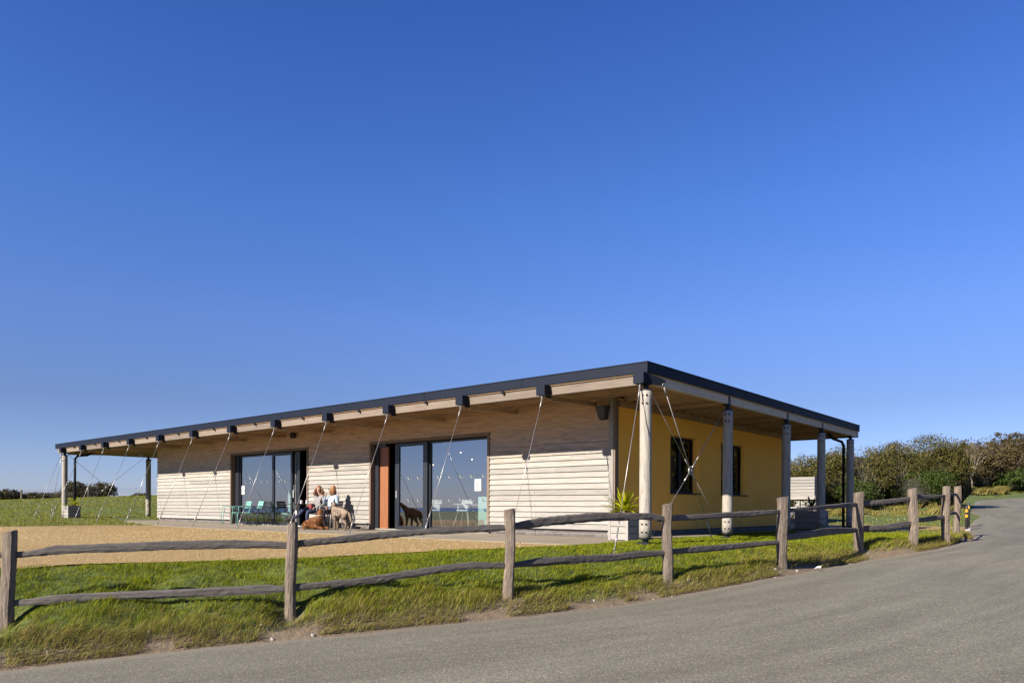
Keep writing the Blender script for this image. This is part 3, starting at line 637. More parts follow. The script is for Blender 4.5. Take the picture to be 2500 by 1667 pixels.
# roof
RA0, RA1, RB0, RB1 = -.066, 13.66, -.04, 30.18; ZR = 3.38; ZF = 3.190
MB().box(RA0 + .03, RA1 - .03, RB0 + .03, RB1 - .03, 3.17, ZR - .02).build('roof', M['soffit'], B)
def fpan(x0, x1, y0, y1, lab=None): bevel(MB().box(x0, x1, y0, y1, ZF, ZR).build('fascia_panel', M['fascia'], B), .004, 1)
n = 10
for k in range(n): fpan(RA0, RA0 + .028, RB0 + (RB1 - RB0) * k / n + .003, RB0 + (RB1 - RB0) * (k + 1) / n - .003); fpan(RA1 - .028, RA1, RB0 + (RB1 - RB0) * k / n + .003, RB0 + (RB1 - RB0) * (k + 1) / n - .003)
cut = [RA0, 4.4, 8.9, RA1]
for k in range(3):
    for y0 in (RB0, RB1 - .028): fpan(cut[k] + (.03 if k == 0 else .002), cut[k + 1] - (.03 if k == 2 else .002), y0, y0 + .028)
MB().box(RA0 - .012, RA0 + .06, RB0 - .012, RB1 + .012, ZR, ZR + .016).box(RA1 - .06, RA1 + .012, RB0 - .012, RB1 + .012, ZR, ZR + .016).box(RA0 + .06, RA1 - .06, RB0 - .012, RB0 + .06, ZR, ZR + .016).box(RA0 + .06, RA1 - .06, RB1 - .06, RB1 + .012, ZR, ZR + .016).build('roof_edge_trim', M['fascia'], B)
KB = [0.07, 2.37, 4.70, 7.24, 9.77, 12.29, 14.78, 17.24, 19.73, 22.19, 24.57, 26.87, 29.12]
# edge beam in lengths between the brackets
bb = [.12] + KB[1:-1] + [30.05]
for k in range(len(bb) - 1): MB().box(.0, .10, bb[k] + .012 + (.09 if k else 0), bb[k + 1] + (.085 if k < len(bb) - 2 else 0), 2.985, 3.168).build('edge_beam', M['beam'], B)
CA = [0., 3.62, 7.23, 10.04, 12.87]
aa = [.12] + CA[1:-1] + [13.5]
for y in (.0, 30.0):
    for k in range(4): MB().box(aa[k] + .04, aa[k + 1] - .04, y, y + .10, 3.0, 3.168).build('side_beam', M['beamx'], B)
MB().box(13.45, 13.55, .12, 29.98, 2.99, 3.168).build('back_beam', M['beam'], B)
# joists run the length of the building under the canopy
for a in np.arange(.36, 1.78, .365): MB().box(a, a + .045, .1, 29.95, 3.065, 3.168).build('joist', M['soffit'], B)
for a in np.arange(2.2, 13.3, .40): MB().box(a, a + .045, .11, 1.86, 3.065, 3.168).build('joist', M['soffit'], B)
for a in np.arange(2.2, 13.3, .40): MB().box(a, a + .045, BR + .01, 29.95, 3.065, 3.168).build('joist', M['soffit'], B)
for a in CA[1:]: MB().box(a - .06, a + .06, .11, 1.86, 2.995, 3.0645).build('cross_beam', M['soffit'], B); MB().box(a - .06, a + .06, BR, 29.95, 2.995, 3.0645).build('cross_beam', M['soffit'], B)
MB().box(1.98, 12.0, 1.80, 1.866, 2.93, 3.064).build('wall_plate', M['soffit'], B)
# brackets, struts and stay cables along the front
ANC = {0: (-1.6, -.29), 1: (-1.6, 2.05), 2: (-1.6, 4.40), 3: (-1.6, 6.90), 4: (-1.6, 9.38), 5: (-1.6, 11.84), 6: (-1.6, 14.38), 7: (-1.6, 16.67), 8: (-1.6, 19.04), 9: (-1.6, 21.45), 10: (-1.6, 23.55), 11: (-1.6, 26.01), 12: (-1.6, 27.89)}
def cable(p, q, r=.007, tb=True, name='stay_cable'):
    p = Vector(p); q = Vector(q); d = (q - p); L = d.length; d.normalize()
    c = MB().tube([p, q - d * (.52 if tb else 0)], r, 6).build(name, M['cable'], B, smooth=True)
    MB().ring(p, (0, 1, .2), .028, .009, 10, 5).tube([p + d * .03, p + d * .22], .016, 6).build('eye_terminal', M['galv'], c, smooth=True)
    if tb:
        e = q - d * .52; ax = Vector((0, 1, 0))
        MB().tube([e - d * .16, e - d * .02], .013, 6).ring(e + d * .02, ax, .026, .0075, 10, 5).tube([e + d * .05, e + d * .34], .010, 6).tube([e + d * .10, e + d * .26], .018, 6).ring(e + d * .36, ax, .024, .0075, 10, 5).build('turnbuckle', M['galv'], c, smooth=True)
        MB().tube([e + d * .38, q + d * .12], .008, 6).build('anchor_rod', M['galv'], c, smooth=True)
    return c
for k, b in enumerate(KB):
    br = MB().box(-.215, -.07, b - .11, b + .11, 2.975, 3.178).box(-.07, .0, b - .03, b + .09, 2.99, 3.178).build('bracket', M['steel'] if k else M['fascia'], B)
    br.data.materials.clear(); br.data.materials.append(M['fascia'])
    MB().box(-.07, -.002, b - .115, b - .03, 2.98, 3.178).build('gusset_plate', M['steel'], br)
    MB().tube([(-.15, b, 2.975), (-.15, b, 2.93)], .018).build('bolt', M['galv'], br); MB().tube([(-.15, b + .13, 3.0), (-.15, b + .10, 3.0)], .016).build('bolt', M['galv'], br)
    if 0 < k < 13:
        s_ = MB().bar((.10, b - .02, 2.93), (1.80, b - .02, 3.0), .055, .10).build('outrigger', M['soffit'], B)
        MB().tube([(-.03, b - .02, 2.96), (.12, b - .02, 2.96)], .03).build('strut_pin', M['steel'], s_)
    if k and k < 12: MB().box(-.066, -.02, (b + KB[k + 1]) / 2 - .03, (b + KB[k + 1]) / 2 + .03, 3.12, 3.178).build('fixing_block', M['steel'], B)
    a_, b_ = ANC[k]; cable((-.15, b, 2.91), (a_, b_, Hab(a_, b_) + .0))
# round timber columns
def colm(a, b):
    z0, z1, r = .115, 2.862, .112; n = 20; vs = []; fs = []; rows = 14; ph = rnd.random() * 9
    for j in range(rows + 1):
        t = j / rows; zz = z0 + (z1 - z0) * t; rr = r * (1.03 - .05 * t) * (1 + .012 * math.sin(5 * t + ph))
        for i in range(n): an = 2 * math.pi * i / n; k = rr * (1 + .010 * math.sin(3 * an + ph + t)); vs.append((a + k * math.cos(an), b + k * math.sin(an), zz))
    fs = [(j * n + i, j * n + (i + 1) % n, (j + 1) * n + (i + 1) % n, (j + 1) * n + i) for j in range(rows) for i in range(n)] + [tuple(range(n - 1, -1, -1)), tuple(rows * n + i for i in range(n))]
    c = link('column', MB().add(vs, fs).mesh('column', M['column'], True), None, B)
    e = MB().tube([(a, b, z1 - .01), (a, b, z1 + .02)], .113, 16).tube([(a, b, z1 + .02), (a, b, 2.995)], .05, 12).box(a - .11, a + .11, b - .05, b + .09, 2.975, 2.993).build('steel_cap', M['steel'], c)
    MB().tube([(a, b, -.1), (a, b, .10)], .06, 12).box(a - .12, a + .12, b - .12, b + .12, -.1, .03).tube([(a, b, .085), (a, b, .117)], .108, 16).build('steel_shoe', M['steel'], c)
    for zz in (z0 + .10, z0 + .25, z1 - .10, z1 - .25):
        for s_ in (R(180 - 2), R(180 + 37)):
            d = Vector((math.cos(s_), math.sin(s_), 0)); p = Vector((a, b, zz)) + d * r
            MB().tube([p - d * .01, p + d * .008], .019, 10).tube([p, p + d * .018], .010, 6).build('bolt', M['steel'], c)
    return c
for a in CA: colm(a, 0.03)
for a in CA: colm(a, 29.2)
# steel plates where the side beams meet the columns
for a in CA[1:-1]: MB().box(a - .045, a + .045, -.012, .112, 2.985, 3.17).build('beam_shoe', M['steel'], B)
MB().box(13.49, 13.60, -.012, .11, 2.99, 3.17).build('beam_shoe', M['galv'], B)
MB().add([(-.05, -.03, 2.97), (-.05, -.03, 3.17), (.12, -.03, 3.17), (.30, -.23, 3.06), (.22, -.2, 2.96)], [(0, 1, 2, 3, 4)]).add([(-.05, -.01, 2.97), (-.05, -.01, 3.17), (.12, -.01, 3.17), (.30, -.21, 3.06), (.22, -.18, 2.96)], [(0, 1, 2, 3, 4)]).build('corner_gusset', M['steel'], B)
cable((.24, -.2, 2.97), (2.28, -.26, Hab(2.28, -.26)))
def xbrace(b, a1, za, zb, ringz, ringa):
    c = (ringa, b, ringz); g = MB().ring(c, (0, 1, 0), .075, .018, 18, 6).tube([(ringa, b - .03, ringz), (ringa, b + .03, ringz)], .03, 8).build('brace_ring', M['galv'], B, smooth=True)
    for p in ((.13, b, 2.90), (a1 - .13, b, 2.90), (.13, b, .05), (a1 - .13, b, .05)):
        P = Vector(p); Cc = Vector(c); d = (Cc - P).normalized(); MB().tube([P, Cc - d * .08], .007, 6).tube([Cc - d * .34, Cc - d * .07], .014, 6).build('brace_cable', M['cable'], B, smooth=True)
xbrace(.03, 3.62, 2.9, .1, 1.44, 1.82)
xbrace(29.2, 3.52, 2.9, .1, 1.50, 1.76)
cable((.0, 29.55, 2.93), (.15, 31.4, Hab(.15, 31.4)), .007)
# downpipes
MB().tube([(12.35, .55, 3.05), (12.5, .45, 2.9), (12.9, .3, 2.82), (13.0, .27, 2.7), (13.0, .27, .0)], .045, 10).build('downpipe', M['steel'], B, smooth=True)
MB().tube([(1.1, 29.0, 3.05), (.85, 29.0, 2.9), (.45, 29.0, 2.85), (.34, 29.0, 2.7), (.34, 29.0, .1)], .05, 10).build('downpipe', M['steel'], B, smooth=True)

# ------------------------------------------------------------------ wall speakers and lamp
def speaker():
    t = thing('wall_speaker', 'black wedge speaker on the timber wall high up beside the near building corner', 'speaker', W(1.80, 2.12, 2.62), PHI)
    o = MB().add([(-.20, -.13, .30), (-.20, .13, .30), (-.02, .16, .32), (-.02, -.16, .32), (-.14, -.07, .03), (-.14, .07, .03), (-.02, .09, 0), (-.02, -.09, 0)],
                 [(0, 1, 2, 3), (4, 5, 1, 0), (5, 6, 2, 1), (7, 4, 0, 3), (6, 7, 3, 2), (4, 7, 6, 5)]).build('cabinet', M['blackmetal'], t); bevel(o, .015)
    MB().box(-.02, .0, -.04, .04, .1, .24).build('mounting_bracket', M['steel'], t)
speaker()
t = thing('round_wall_speaker', 'round black speaker under the canopy between the two glazed openings', 'speaker', W(1.79, 14.15, 2.98), PHI)
MB().tube([(-.16, 0, 0), (-.05, 0, 0)], .10, 16).build('cabinet', M['blackmetal'], t); MB().tube([(-.05, 0, 0), (.0, 0, 0)], .03).build('mounting_bracket', M['steel'], t)

# ------------------------------------------------------------------ fence
F = thing('post_and_rail_fence', 'rustic cleft timber post and rail fence along the grass bank beside the road', 'fence', (POSTS[0][0], POSTS[0][1], 0))
F0 = Vector(F.location)
plab = {0: 'split pale post at the left edge of the picture', 1: 'knobbly brown round post', 2: 'post with flared top', 3: 'pale smooth post with slanting edge', 4: 'square-topped pale post with notched side'}
for i, (x, y, zb, zt, wd) in enumerate(POSTS):
    r_ = random.Random(40 + i); n = 14; rows = 22; vs = []; zb2 = zb - .15
    ph = [r_.uniform(0, 6.3) for _ in range(4)]; lean = (r_.uniform(-.02, .02), r_.uniform(-.02, .02)); 
    dep = wd * (.8 + .2 * r_.random())
    for j in range(rows + 1):
        t = j / rows; z = zb2 + (zt - zb2) * t
        wob = .012 * math.sin(6 * t + ph[0]); fl = 1 + (.10 * max(0, t - .8) / .2 if i == 2 else 0) - (.18 if i == 0 else .02) * max(0, .35 - t) + .05 * math.sin(9 * t + ph[1])
        for k in range(n):
            a = 2 * math.pi * k / n; c, s = math.cos(a), math.sin(a); p = 3.2 if i != 1 else 2.2
            rr = (abs(c) ** p + abs(s) ** p) ** (-1 / p) * .5
            q = rr * fl * (1 + .05 * math.sin(2 * a + ph[2] + 3 * t) + r_.uniform(-.03, .03)); top = r_.uniform(-.008, .008) if j == rows else 0
            vs.append((x - F0.x + wd * q * c + wob + lean[0] * t, y - F0.y + dep * q * s + lean[1] * t, z + top + (.018 * c if j == rows else 0)))
    fs = [(j * n + k, j * n + (k + 1) % n, (j + 1) * n + (k + 1) % n, (j + 1) * n + k) for j in range(rows) for k in range(n)] + [tuple(rows * n + k for k in range(n))]
    o = MB().add(vs, fs).build('post', M['post'], F)
    if i in plab: o['label'] = plab[i]
RAILS = {'T0':[(0.025, 0.1, 0.064), (0.09, 0.12, 0.067), (0.159, 0.156, 0.105), (0.266, 0.169, 0.09), (0.371, 0.175, 0.099), (0.541, 0.196, 0.097), (0.794, 0.204, 0.094), (0.899, 0.197, 0.086), (0.978, 0.186, 0.07)],
'B0':[(0.03, -0.448, 0.059), (0.096, -0.436, 0.072), (0.16, -0.41, 0.089), (0.396, -0.392, 0.091), (0.693, -0.376, 0.098), (0.9, -0.358, 0.107), (0.979, -0.354, 0.07)],
'T1':[(0.025, 0.202, 0.079), (0.115, 0.228, 0.085), (0.402, 0.301, 0.091), (0.594, 0.343, 0.074), (0.794, 0.372, 0.085), (0.919, 0.382, 0.092), (0.982, 0.39, 0.073)],
'B1':[(0.026, -0.342, 0.084), (0.158, -0.317, 0.08), (0.34, -0.278, 0.085), (0.53, -0.209, 0.092), (0.694, -0.149, 0.097), (0.829, -0.121, 0.089), (0.99, -0.134, 0.068)],
'T2':[(0.034, 0.405, 0.08), (0.097, 0.433, 0.11), (0.184, 0.466, 0.123), (0.497, 0.532, 0.126), (0.635, 0.535, 0.112), (0.8, 0.54, 0.097), (0.897, 0.534, 0.096), (0.923, 0.517, 0.097), (0.978, 0.49, 0.084)],
'B2':[(0.039, -0.131, 0.073), (0.161, -0.103, 0.109), (0.376, -0.092, 0.108), (0.636, -0.083, 0.106), (0.801, -0.047, 0.108), (0.988, -0.043, 0.072)],
'T3':[(0.05, 0.511, 0.08), (0.112, 0.51, 0.093), (0.197, 0.523, 0.084), (0.452, 0.554, 0.091), (0.691, 0.576, 0.1), (0.871, 0.602, 0.075), (0.976, 0.609, 0.076)],
'B3':[(0.057, -0.026, 0.074), (0.198, -0.008, 0.1), (0.388, 0.005, 0.096), (0.657, 0.036, 0.087), (0.97, 0.059, 0.074)],
'T4':[(0.068, 0.627, 0.069), (0.121, 0.645, 0.058), (0.239, 0.661, 0.067), (0.503, 0.703, 0.079), (0.855, 0.749, 0.097), (1.007, 0.761, 0.063)],
'B4':[(0.062, 0.142, 0.099), (0.232, 0.167, 0.123), (0.505, 0.214, 0.14), (0.727, 0.219, 0.118), (1.017, 0.213, 0.082)],
'T5':[(0.093, 0.785, 0.105), (0.344, 0.807, 0.099), (0.64, 0.853, 0.1), (0.944, 0.902, 0.085), (1.005, 0.897, 0.073)],
'B5':[(0.105, 0.238, 0.124), (0.444, 0.261, 0.118), (0.743, 0.318, 0.12), (0.987, 0.354, 0.092)],
'T6':[(0.128, 0.942, 0.085), (0.561, 0.953, 0.093), (1.027, 0.985, 0.064)],
'B6':[(0.132, 0.417, 0.085), (0.564, 0.449, 0.113), (1.048, 0.489, 0.077)],
'T7':[(0.29, 1.039, 0.067), (1.067, 1.074, 0.06)],
'B7':[(0.298, 0.548, 0.054), (0.691, 0.575, 0.085), (1.134, 0.548, 0.048)]}
PROF = [(-.5, -.15), (-.38, .36), (-.1, .5), (.3, .46), (.5, .2), (.42, -.32), (.1, -.5), (-.34, -.46)]
def rail_mesh(key, p, q):
    L_ = RAILS[key]; i = int(key[1]); r_ = random.Random(hash(key[0] == 'T') * 7 + i * 13 + 5); ts = np.linspace(-.035 if i == 0 else 0, 1.03, 44); T = [e[0] for e in L_]
    zc = np.interp(ts, T, [e[1] for e in L_]); th = np.interp(ts, T, [e[2] for e in L_]); 
    ker = np.array([.25, .5, .25]); zc = np.convolve(np.pad(zc, 1, 'edge'), ker, 'valid')
    ln = (q - p).length; d = (q - p).normalized(); nrm = Vector((-d.y, d.x)); vs = []; ph = [r_.uniform(0, 6.3) for _ in range(5)]; N = len(PROF)
    for t, z, h in zip(ts, zc, th):
        endf = min(1, .62 + min(abs(t - .0), abs(1 - t)) * 3.0); wd = (.062 + .014 * math.sin(7 * t + ph[0])) * endf
        side = .022 * math.sin(2.6 * t + ph[1]) * math.sin(math.pi * min(max(t, 0), 1)); h = h * 1.12 * (1 + .03 * math.sin(31 * t + ph[2])); tw = .25 * math.sin(4 * t + ph[3]) + .1
        for k, (a, b) in enumerate(PROF):
            a2 = a * math.cos(tw) - b * math.sin(tw) * .6; b2 = b * math.cos(tw) + a * math.sin(tw) * .4
            o = side + r_.uniform(-.003, .003) + a2 * wd * (1 + .10 * math.sin(9 * t + k * 2 + ph[4])); P = p + d * (ln * t) + nrm * o
            vs.append((P.x - F0.x, P.y - F0.y, z + b2 * h + r_.uniform(-.0045, .0045)))
    n = len(ts); fs = [(j * N + k, j * N + (k + 1) % N, (j + 1) * N + (k + 1) % N, (j + 1) * N + k) for j in range(n - 1) for k in range(N)] + [tuple(range(N - 1, -1, -1)), tuple((n - 1) * N + k for k in range(N))]
    return vs, fs, math.atan2(d.y, d.x)
for key in RAILS:
    i = int(key[1]); p = Vector(POSTS[i][:2]); q = Vector(POSTS[i + 1][:2]); vs, fs, ang = rail_mesh(key, p, q)
    # rail mesh in its own axes so that the grain follows it
    c, s = math.cos(-ang), math.sin(-ang); ox, oy = p.x - F0.x, p.y - F0.y
    vs = [((x - ox) * c - (y - oy) * s, (x - ox) * s + (y - oy) * c, z) for x, y, z in vs]
    MB().add(vs, fs).build('rail', M['rail'], F, (ox, oy, 0), (0, 0, ang))

# ------------------------------------------------------------------ grass
def in_poly(x, y, P):
    ins = np.zeros(len(x), bool)
    for i in range(len(P)):
        ax, ay = P[i]; bx, by = P[(i + 1) % len(P)]
        ins ^= ((ay > y) != (by > y)) & (x < (bx - ax) * (y - ay) / (by - ay + 1e-12) + ax)
    return ins
def ab_of(x, y): dx, dy = x - C0[0], y - C0[1]; return dx * U[0] + dy * U[1], dx * Lv[0] + dy * Lv[1]
SLABW = ab2(SLAB)
def blades(name, x, y, hgt, wid, lean, dry, seed=1, segs=2, wind=(.75, .2)):
    r = np.random.RandomState(seed); n = len(x); z = H(x, y) - .006
    ang = r.uniform(0, 2 * np.pi, n); sx, sy = np.cos(ang) * wid / 2, np.sin(ang) * wid / 2
    la = r.normal(0, 1, (n, 2)) * .45; gust = .6 + .9 * vnoise(x, y, 1.7, 55)
    lx = (la[:, 0] + wind[0] * gust) * lean * hgt; ly = (la[:, 1] + wind[1] * gust) * lean * hgt
    c = lambda a, b, zz: np.stack([a, b, zz], 1)
    v = [c(x - sx, y - sy, z), c(x + sx, y + sy, z), c(x - sx * .75 + lx * .38, y - sy * .75 + ly * .38, z + hgt * .58), c(x + sx * .75 + lx * .38, y + sy * .75 + ly * .38, z + hgt * .58), c(x + lx, y + ly, z + hgt * np.clip(1 - .25 * lean, .3, 1))]
    V = np.stack(v, 1).reshape(-1, 3); o = np.arange(n) * 5
    tint = np.repeat(np.clip(r.normal(.5, .22, n), 0, 1), 5); me = np_mesh(name, V, quads=np.stack([o, o + 1, o + 3, o + 2], 1), tris=np.stack([o + 2, o + 3, o + 4], 1), attrs={'tint': tint, 'dry': np.repeat(dry, 5)}, m=M['grass'])
    ob = link(name, me); return ob
def scatter(n, x0, x1, y0, y1, seed):
    r = np.random.RandomState(seed); return r.uniform(x0, x1, n), r.uniform(y0, y1, n)
def tufted(n, x0, x1, y0, y1, seed, per=7, spread=.035):
    r = np.random.RandomState(seed); m = n // per; cx = r.uniform(x0, x1, m); cy = r.uniform(y0, y1, m)
    return np.repeat(cx, per) + r.normal(0, spread, m * per), np.repeat(cy, per) + r.normal(0, spread, m * per)
def visible(x, y, marg=1.25): return (y > 0) & (np.abs(x) < y * .6925 * marg + .6)
# bank and lawn strip by the fence
x, y = tufted(1300000, -9, 14, 6.5, 22, 3)
d, zr, s = edge_dist(x, y); a, b = ab_of(x, y)
jx, jy = x + fbm(x, y, 3, 161) * .3, y + fbm(x, y, 3, 163) * .3; k = visible(x, y) & (d > .19 + .12 * fbm(x, y, 1.4, 171)) & ~in_poly(jx, jy, GRAV1) & ~in_poly(x, y, SLABW) & ~in_poly(x, y, GRAV2) & ~((a > 1.7) & (b > 1.75)) & (np.hypot(x + 0, y) < 24)
# thinner far away, bare in the post pits
r_ = np.random.RandomState(5); dist = np.hypot(x, y); k &= r_.uniform(0, 1, len(x)) < np.clip(1.15 * (10 / np.maximum(dist, 10)) ** 1.1, .25, 1) * np.clip((d - .14) / .22, .2, 1)
for i_, (px, py, *_q) in enumerate(POSTS): k &= ~((((x - px - .02 + (.28 if i_ == 0 else 0)) / (.46 if i_ == 0 else .20)) ** 2 + ((y - py + .26) / (.48 if i_ == 0 else .36)) ** 2 < 1) & (r_.uniform(0, 1, len(x)) < .95))
k &= ~((((x - POSTS[0][0] - .12) / .42) ** 2 + ((y - POSTS[0][1] + .55) / .45) ** 2 < 1) & (r_.uniform(0, 1, len(x)) < .8))
x, y, d, s, dist = x[k], y[k], d[k], s[k], dist[k]; n = len(x); print('bank blades', n)
bank = np.clip(1 - (d - .2) / 1.2, 0, 1); patch = np.clip(fbm(x, y, .8, 61) * 2.2 + .5, 0, 1); fine = np.clip(fbm(x, y, 5, 71) * 2 + .5, 0, 1)
dryp = np.clip(bank * (.5 + .85 * patch) - .10 + (d < .36) * .5, .02, .95) * (.4 + .8 * fine); dry = np.where(r_.uniform(0, 1, n) < dryp, r_.uniform(.6, 1, n), r_.uniform(0, .22, n))
cl_ = np.clip(fbm(x, y, 2.6, 131) * 2.4 + .5, 0, 1); hg = (.6 + .75 * cl_) * (.042 + .050 * np.clip(bank * 1.2, 0, 1) + .018 * patch) * r_.uniform(.55, 1.35, n) * (1 + .25 * fine) * np.where(x > 4, .85, 1)
tag(blades('bank_grass', x, y, hg, .0045 * np.clip(dist / 10, .9, 2.2) * r_.uniform(.7, 1.4, n), .55 + .35 * bank * r_.uniform(0, 1, n), dry, 4), 'long windblown grass on the roadside bank and lawn strip', 'grass', kind='stuff')
# flattened straw and roots hanging over the dirt
s9 = RS.uniform(ES[6] - 6, ES[6] + 30, 26000); x = np.interp(s9, ES, EP[:, 0]); y = np.interp(s9, ES, EP[:, 1]); dx = np.interp(s9 + .2, ES, EP[:, 0]) - x; dy = np.interp(s9 + .2, ES, EP[:, 1]) - y; l9 = np.hypot(dx, dy)
t9 = .05 + np.abs(RS.normal(0, .17, len(s9))); clump = fbm(s9, s9 * 0, 1.1, 95) > -.06; x = x - dy / l9 * t9; y = y + dx / l9 * t9; k = clump & (y > 6.3) & visible(x, y); x, y = x[k], y[k]; n = len(x)
tag(blades('verge_straw', x, y, RS.uniform(.05, .15, n), np.full(n, .0055), RS.uniform(.8, 1.5, n), RS.uniform(.45, 1, n), 12), 'flattened straw and dead grass on the dirt beside the road', 'straw', kind='stuff')
# left field and lawn beyond the gravel, back lawn
def far_grass(nm, n, box, seed, dens_ref, hgt, wid, lab, cond, dryl=.12):
    x, y = tufted(n, *box, seed, 5, .08); k = visible(x, y, 1.03) & cond(x, y); dist = np.hypot(x, y); r = np.random.RandomState(seed + 1)
    k &= r.uniform(0, 1, len(x)) < np.clip((dens_ref / dist) ** 1.2, .03, 1); x, y, dist = x[k], y[k], dist[k]; n = len(x)
    pt = np.clip(fbm(x, y, .25, 81) * 2.5 + .5, 0, 1); dry = np.where(r.uniform(0, 1, n) < dryl * (1 + 2 * pt), r.uniform(.3, .8, n), r.uniform(0, .15, n))
    tag(blades(nm, x, y, hgt * r.uniform(.5, 1.3, n) * (.8 + .5 * pt), wid * dist / 25 * r.uniform(.7, 1.4, n), np.full(n, .5), dry, seed + 2), lab, 'grass', kind='stuff')
nogr = lambda x, y: ~in_poly(x, y, GRAV1) & ~in_poly(x, y, SLABW) & ~in_poly(x, y, GRAV2)
def notb(x, y):
    a, b = ab_of(x, y); return nogr(x, y) & ~((a > 1.7) & (a < 12.2) & (b > 1.7) & (b < 24.3))
far_grass('field_grass', 420000, (-60, -6, 19, 84), 101, 30, .06, .013, 'short rough turf of the field beyond the gravel yard on the left', notb, .3)
far_grass('verge_grass', 240000, (8, 60, 22, 95), 111, 28, .075, .014, 'rough grass between the gravel path and the hedge on the right', lambda x, y: notb(x, y) & ((edge_dist(x, y)[0] > .3)), .55)

# tufts, weeds and wildflowers handled as loose cover
r_ = np.random.RandomState(77); mb = MB()
for _ in range(260):
    s = r_.uniform(ES[6] - 8, ES[6] + 20); x = float(np.interp(s, ES, EP[:, 0])); y = float(np.interp(s, ES, EP[:, 1])); ty_ = r_.uniform(-.25, .42); 
    dx = np.interp(s + .1, ES, EP[:, 0]) - x; dy = np.interp(s + .1, ES, EP[:, 1]) - y; l = math.hypot(dx, dy); x += -dy / l * ty_; y += dx / l * ty_
    if y < 6: continue
    q = .008 + .022 * r_.random() ** 3; j = r_.uniform(.7, 1.2, 3) * q; mb.ell((x, y, h1(x, y) + q * .2 ), j, 6, 4, lambda d: 1 + .2 * math.sin(7 * d.x + 5 * d.y))
gs = []
x, y = scatter(60000, -16, 2, 8.5, 22, 91); k = in_poly(x, y, GRAV1) & visible(x, y, 1.0); k &= np.random.RandomState(3).uniform(0, 1, len(x)) < np.clip(11 / y, .1, 1) ** 2; x, y = x[k], y[k]; n = len(x); r9 = np.random.RandomState(92); z = H(x, y) + .022
sz = .008 * r9.uniform(.6, 1.7, n) * np.clip(y / 11, 1, 1.6); off = np.array([(1, 0, 0), (0, 1, 0), (-1, 0, 0), (0, -1, 0), (0, 0, .8)]); a9 = r9.uniform(0, 6.28, n); ca, sa = np.cos(a9), np.sin(a9)
V9 = np.stack([np.stack([x + sz * (o[0] * ca - o[1] * sa), y + sz * (o[0] * sa + o[1] * ca), z + sz * o[2] - .002], 1) for o in off], 1).reshape(-1, 3); o9 = np.arange(n) * 5
tg = link('loose_gravel', np_mesh('loose_gravel', V9, tris=np.concatenate([np.stack([o9 + i, o9 + (i + 1) % 4, o9 + 4], 1) for i in range(4)]), attrs={'tint': np.repeat(r9.uniform(0, 1, n), 5)}, m=leafmat('gravel_stones', [(0, (.36, .22, .07)), (.5, (.62, .44, .18)), (1, (.84, .70, .42))], 0., .9)))
tag(tg, 'loose golden stones lying on the gravel yard', 'gravel', kind='stuff')
tag(mb.build('verge_pebbles', M['stone']), 'scattered pale flint pebbles along the dirt edge of the road', 'pebbles', kind='stuff')
mb = MB()
for _ in range(170):
    x = r_.uniform(13.5, 24); y = x * r_.uniform(1.75, 2.3) if _ % 2 else x * r_.uniform(1.9, 2.1)
    if edge_dist(x, y)[0][0] < .6 or y < 31: continue
    z = h1(x, y) + .08; q = .03; mb.poly([(x - q, y, z), (x, y - q, z + .02), (x + q, y, z), (x, y + q, z + .03)])
tag(mb.build('daisies', M['paper']), 'white daisies dotted over the rough grass below the hedge', 'flowers', kind='stuff')
mb = MB()
for _ in range(26):
    x = r_.uniform(-52, -24); y = r_.uniform(56, 80); z = h1(x, y) + .02; q = r_.uniform(.03, .07); mb.ell((x, y, z), (q * 1.5, q, q * .5), 6, 4)
tag(mb.build('field_flints', M['stone']), 'pale flints scattered on the crest of the left field', 'stones', kind='stuff')
#PART2
# ------------------------------------------------------------------ hedges, trees, bushes
def leaf_cloud(c, r, n, size, seed, shell=.55, top=1.0, lobes=7):
    """leaf quads spread through a lumpy volume"""
    q = np.random.RandomState(seed); L_ = [(np.zeros(3), np.ones(3) * .78)]
    for k in range(lobes): a = q.uniform(0, 6.28); e = q.uniform(-.1, .9); L_.append((np.array([math.cos(a) * math.cos(e), math.sin(a) * math.cos(e), math.sin(e)]) * q.uniform(.45, .68), np.ones(3) * q.uniform(.3, .48)))
    w_ = np.array([l[1][0] ** 2 for l in L_]); w_ /= w_.sum(); pick = q.choice(len(L_), n, p=w_)
    d = q.normal(0, 1, (n, 3)); d /= np.linalg.norm(d, axis=1, keepdims=True); rad = 1 - q.exponential(.16, n); rad = np.clip(rad, shell * .4, 1.0) + (q.uniform(0, 1, n) < .06) * q.uniform(0, .16, n)
    P = np.array([L_[i][0] for i in pick]) + d * rad[:, None] * np.array([L_[i][1] for i in pick])
    nk = max(12, n // 55); ci = q.randint(0, nk, n); sel = q.choice(n, nk, replace=False); jit = q.normal(0, 1, (n, 3)) * np.array([.30 / max(r[0], .3), .30 / max(r[1], .3), .24 / max(r[2], .3)]) * .55
    cl = q.uniform(0, 1, n) < .78; P = np.where(cl[:, None], P[sel][ci] + jit, P); d = np.where(cl[:, None], d[sel][ci] * .6 + q.normal(0, .5, (n, 3)), d)
    P = P * np.array(r) + np.array(c); nrm = d + q.normal(0, .6, (n, 3)); nrm /= np.linalg.norm(nrm, axis=1, keepdims=True)
    t = np.cross(nrm, q.normal(0, 1, (n, 3))); t /= np.linalg.norm(t, axis=1, keepdims=True); b = np.cross(nrm, t); s_ = size * q.uniform(.6, 1.4, n)[:, None]
    V = np.stack([P - t * s_ * .5, P + b * s_ * .28, P + t * s_ * .5, P - b * s_ * .28], 1).reshape(-1, 3)
    o = np.arange(n) * 4; return V, np.stack([o, o + 1, o + 2, o + 3], 1), np.repeat(np.clip(q.normal(.5, .2, n) + np.where(cl, q.normal(0, .16, nk)[ci], 0), 0, 1), 4)
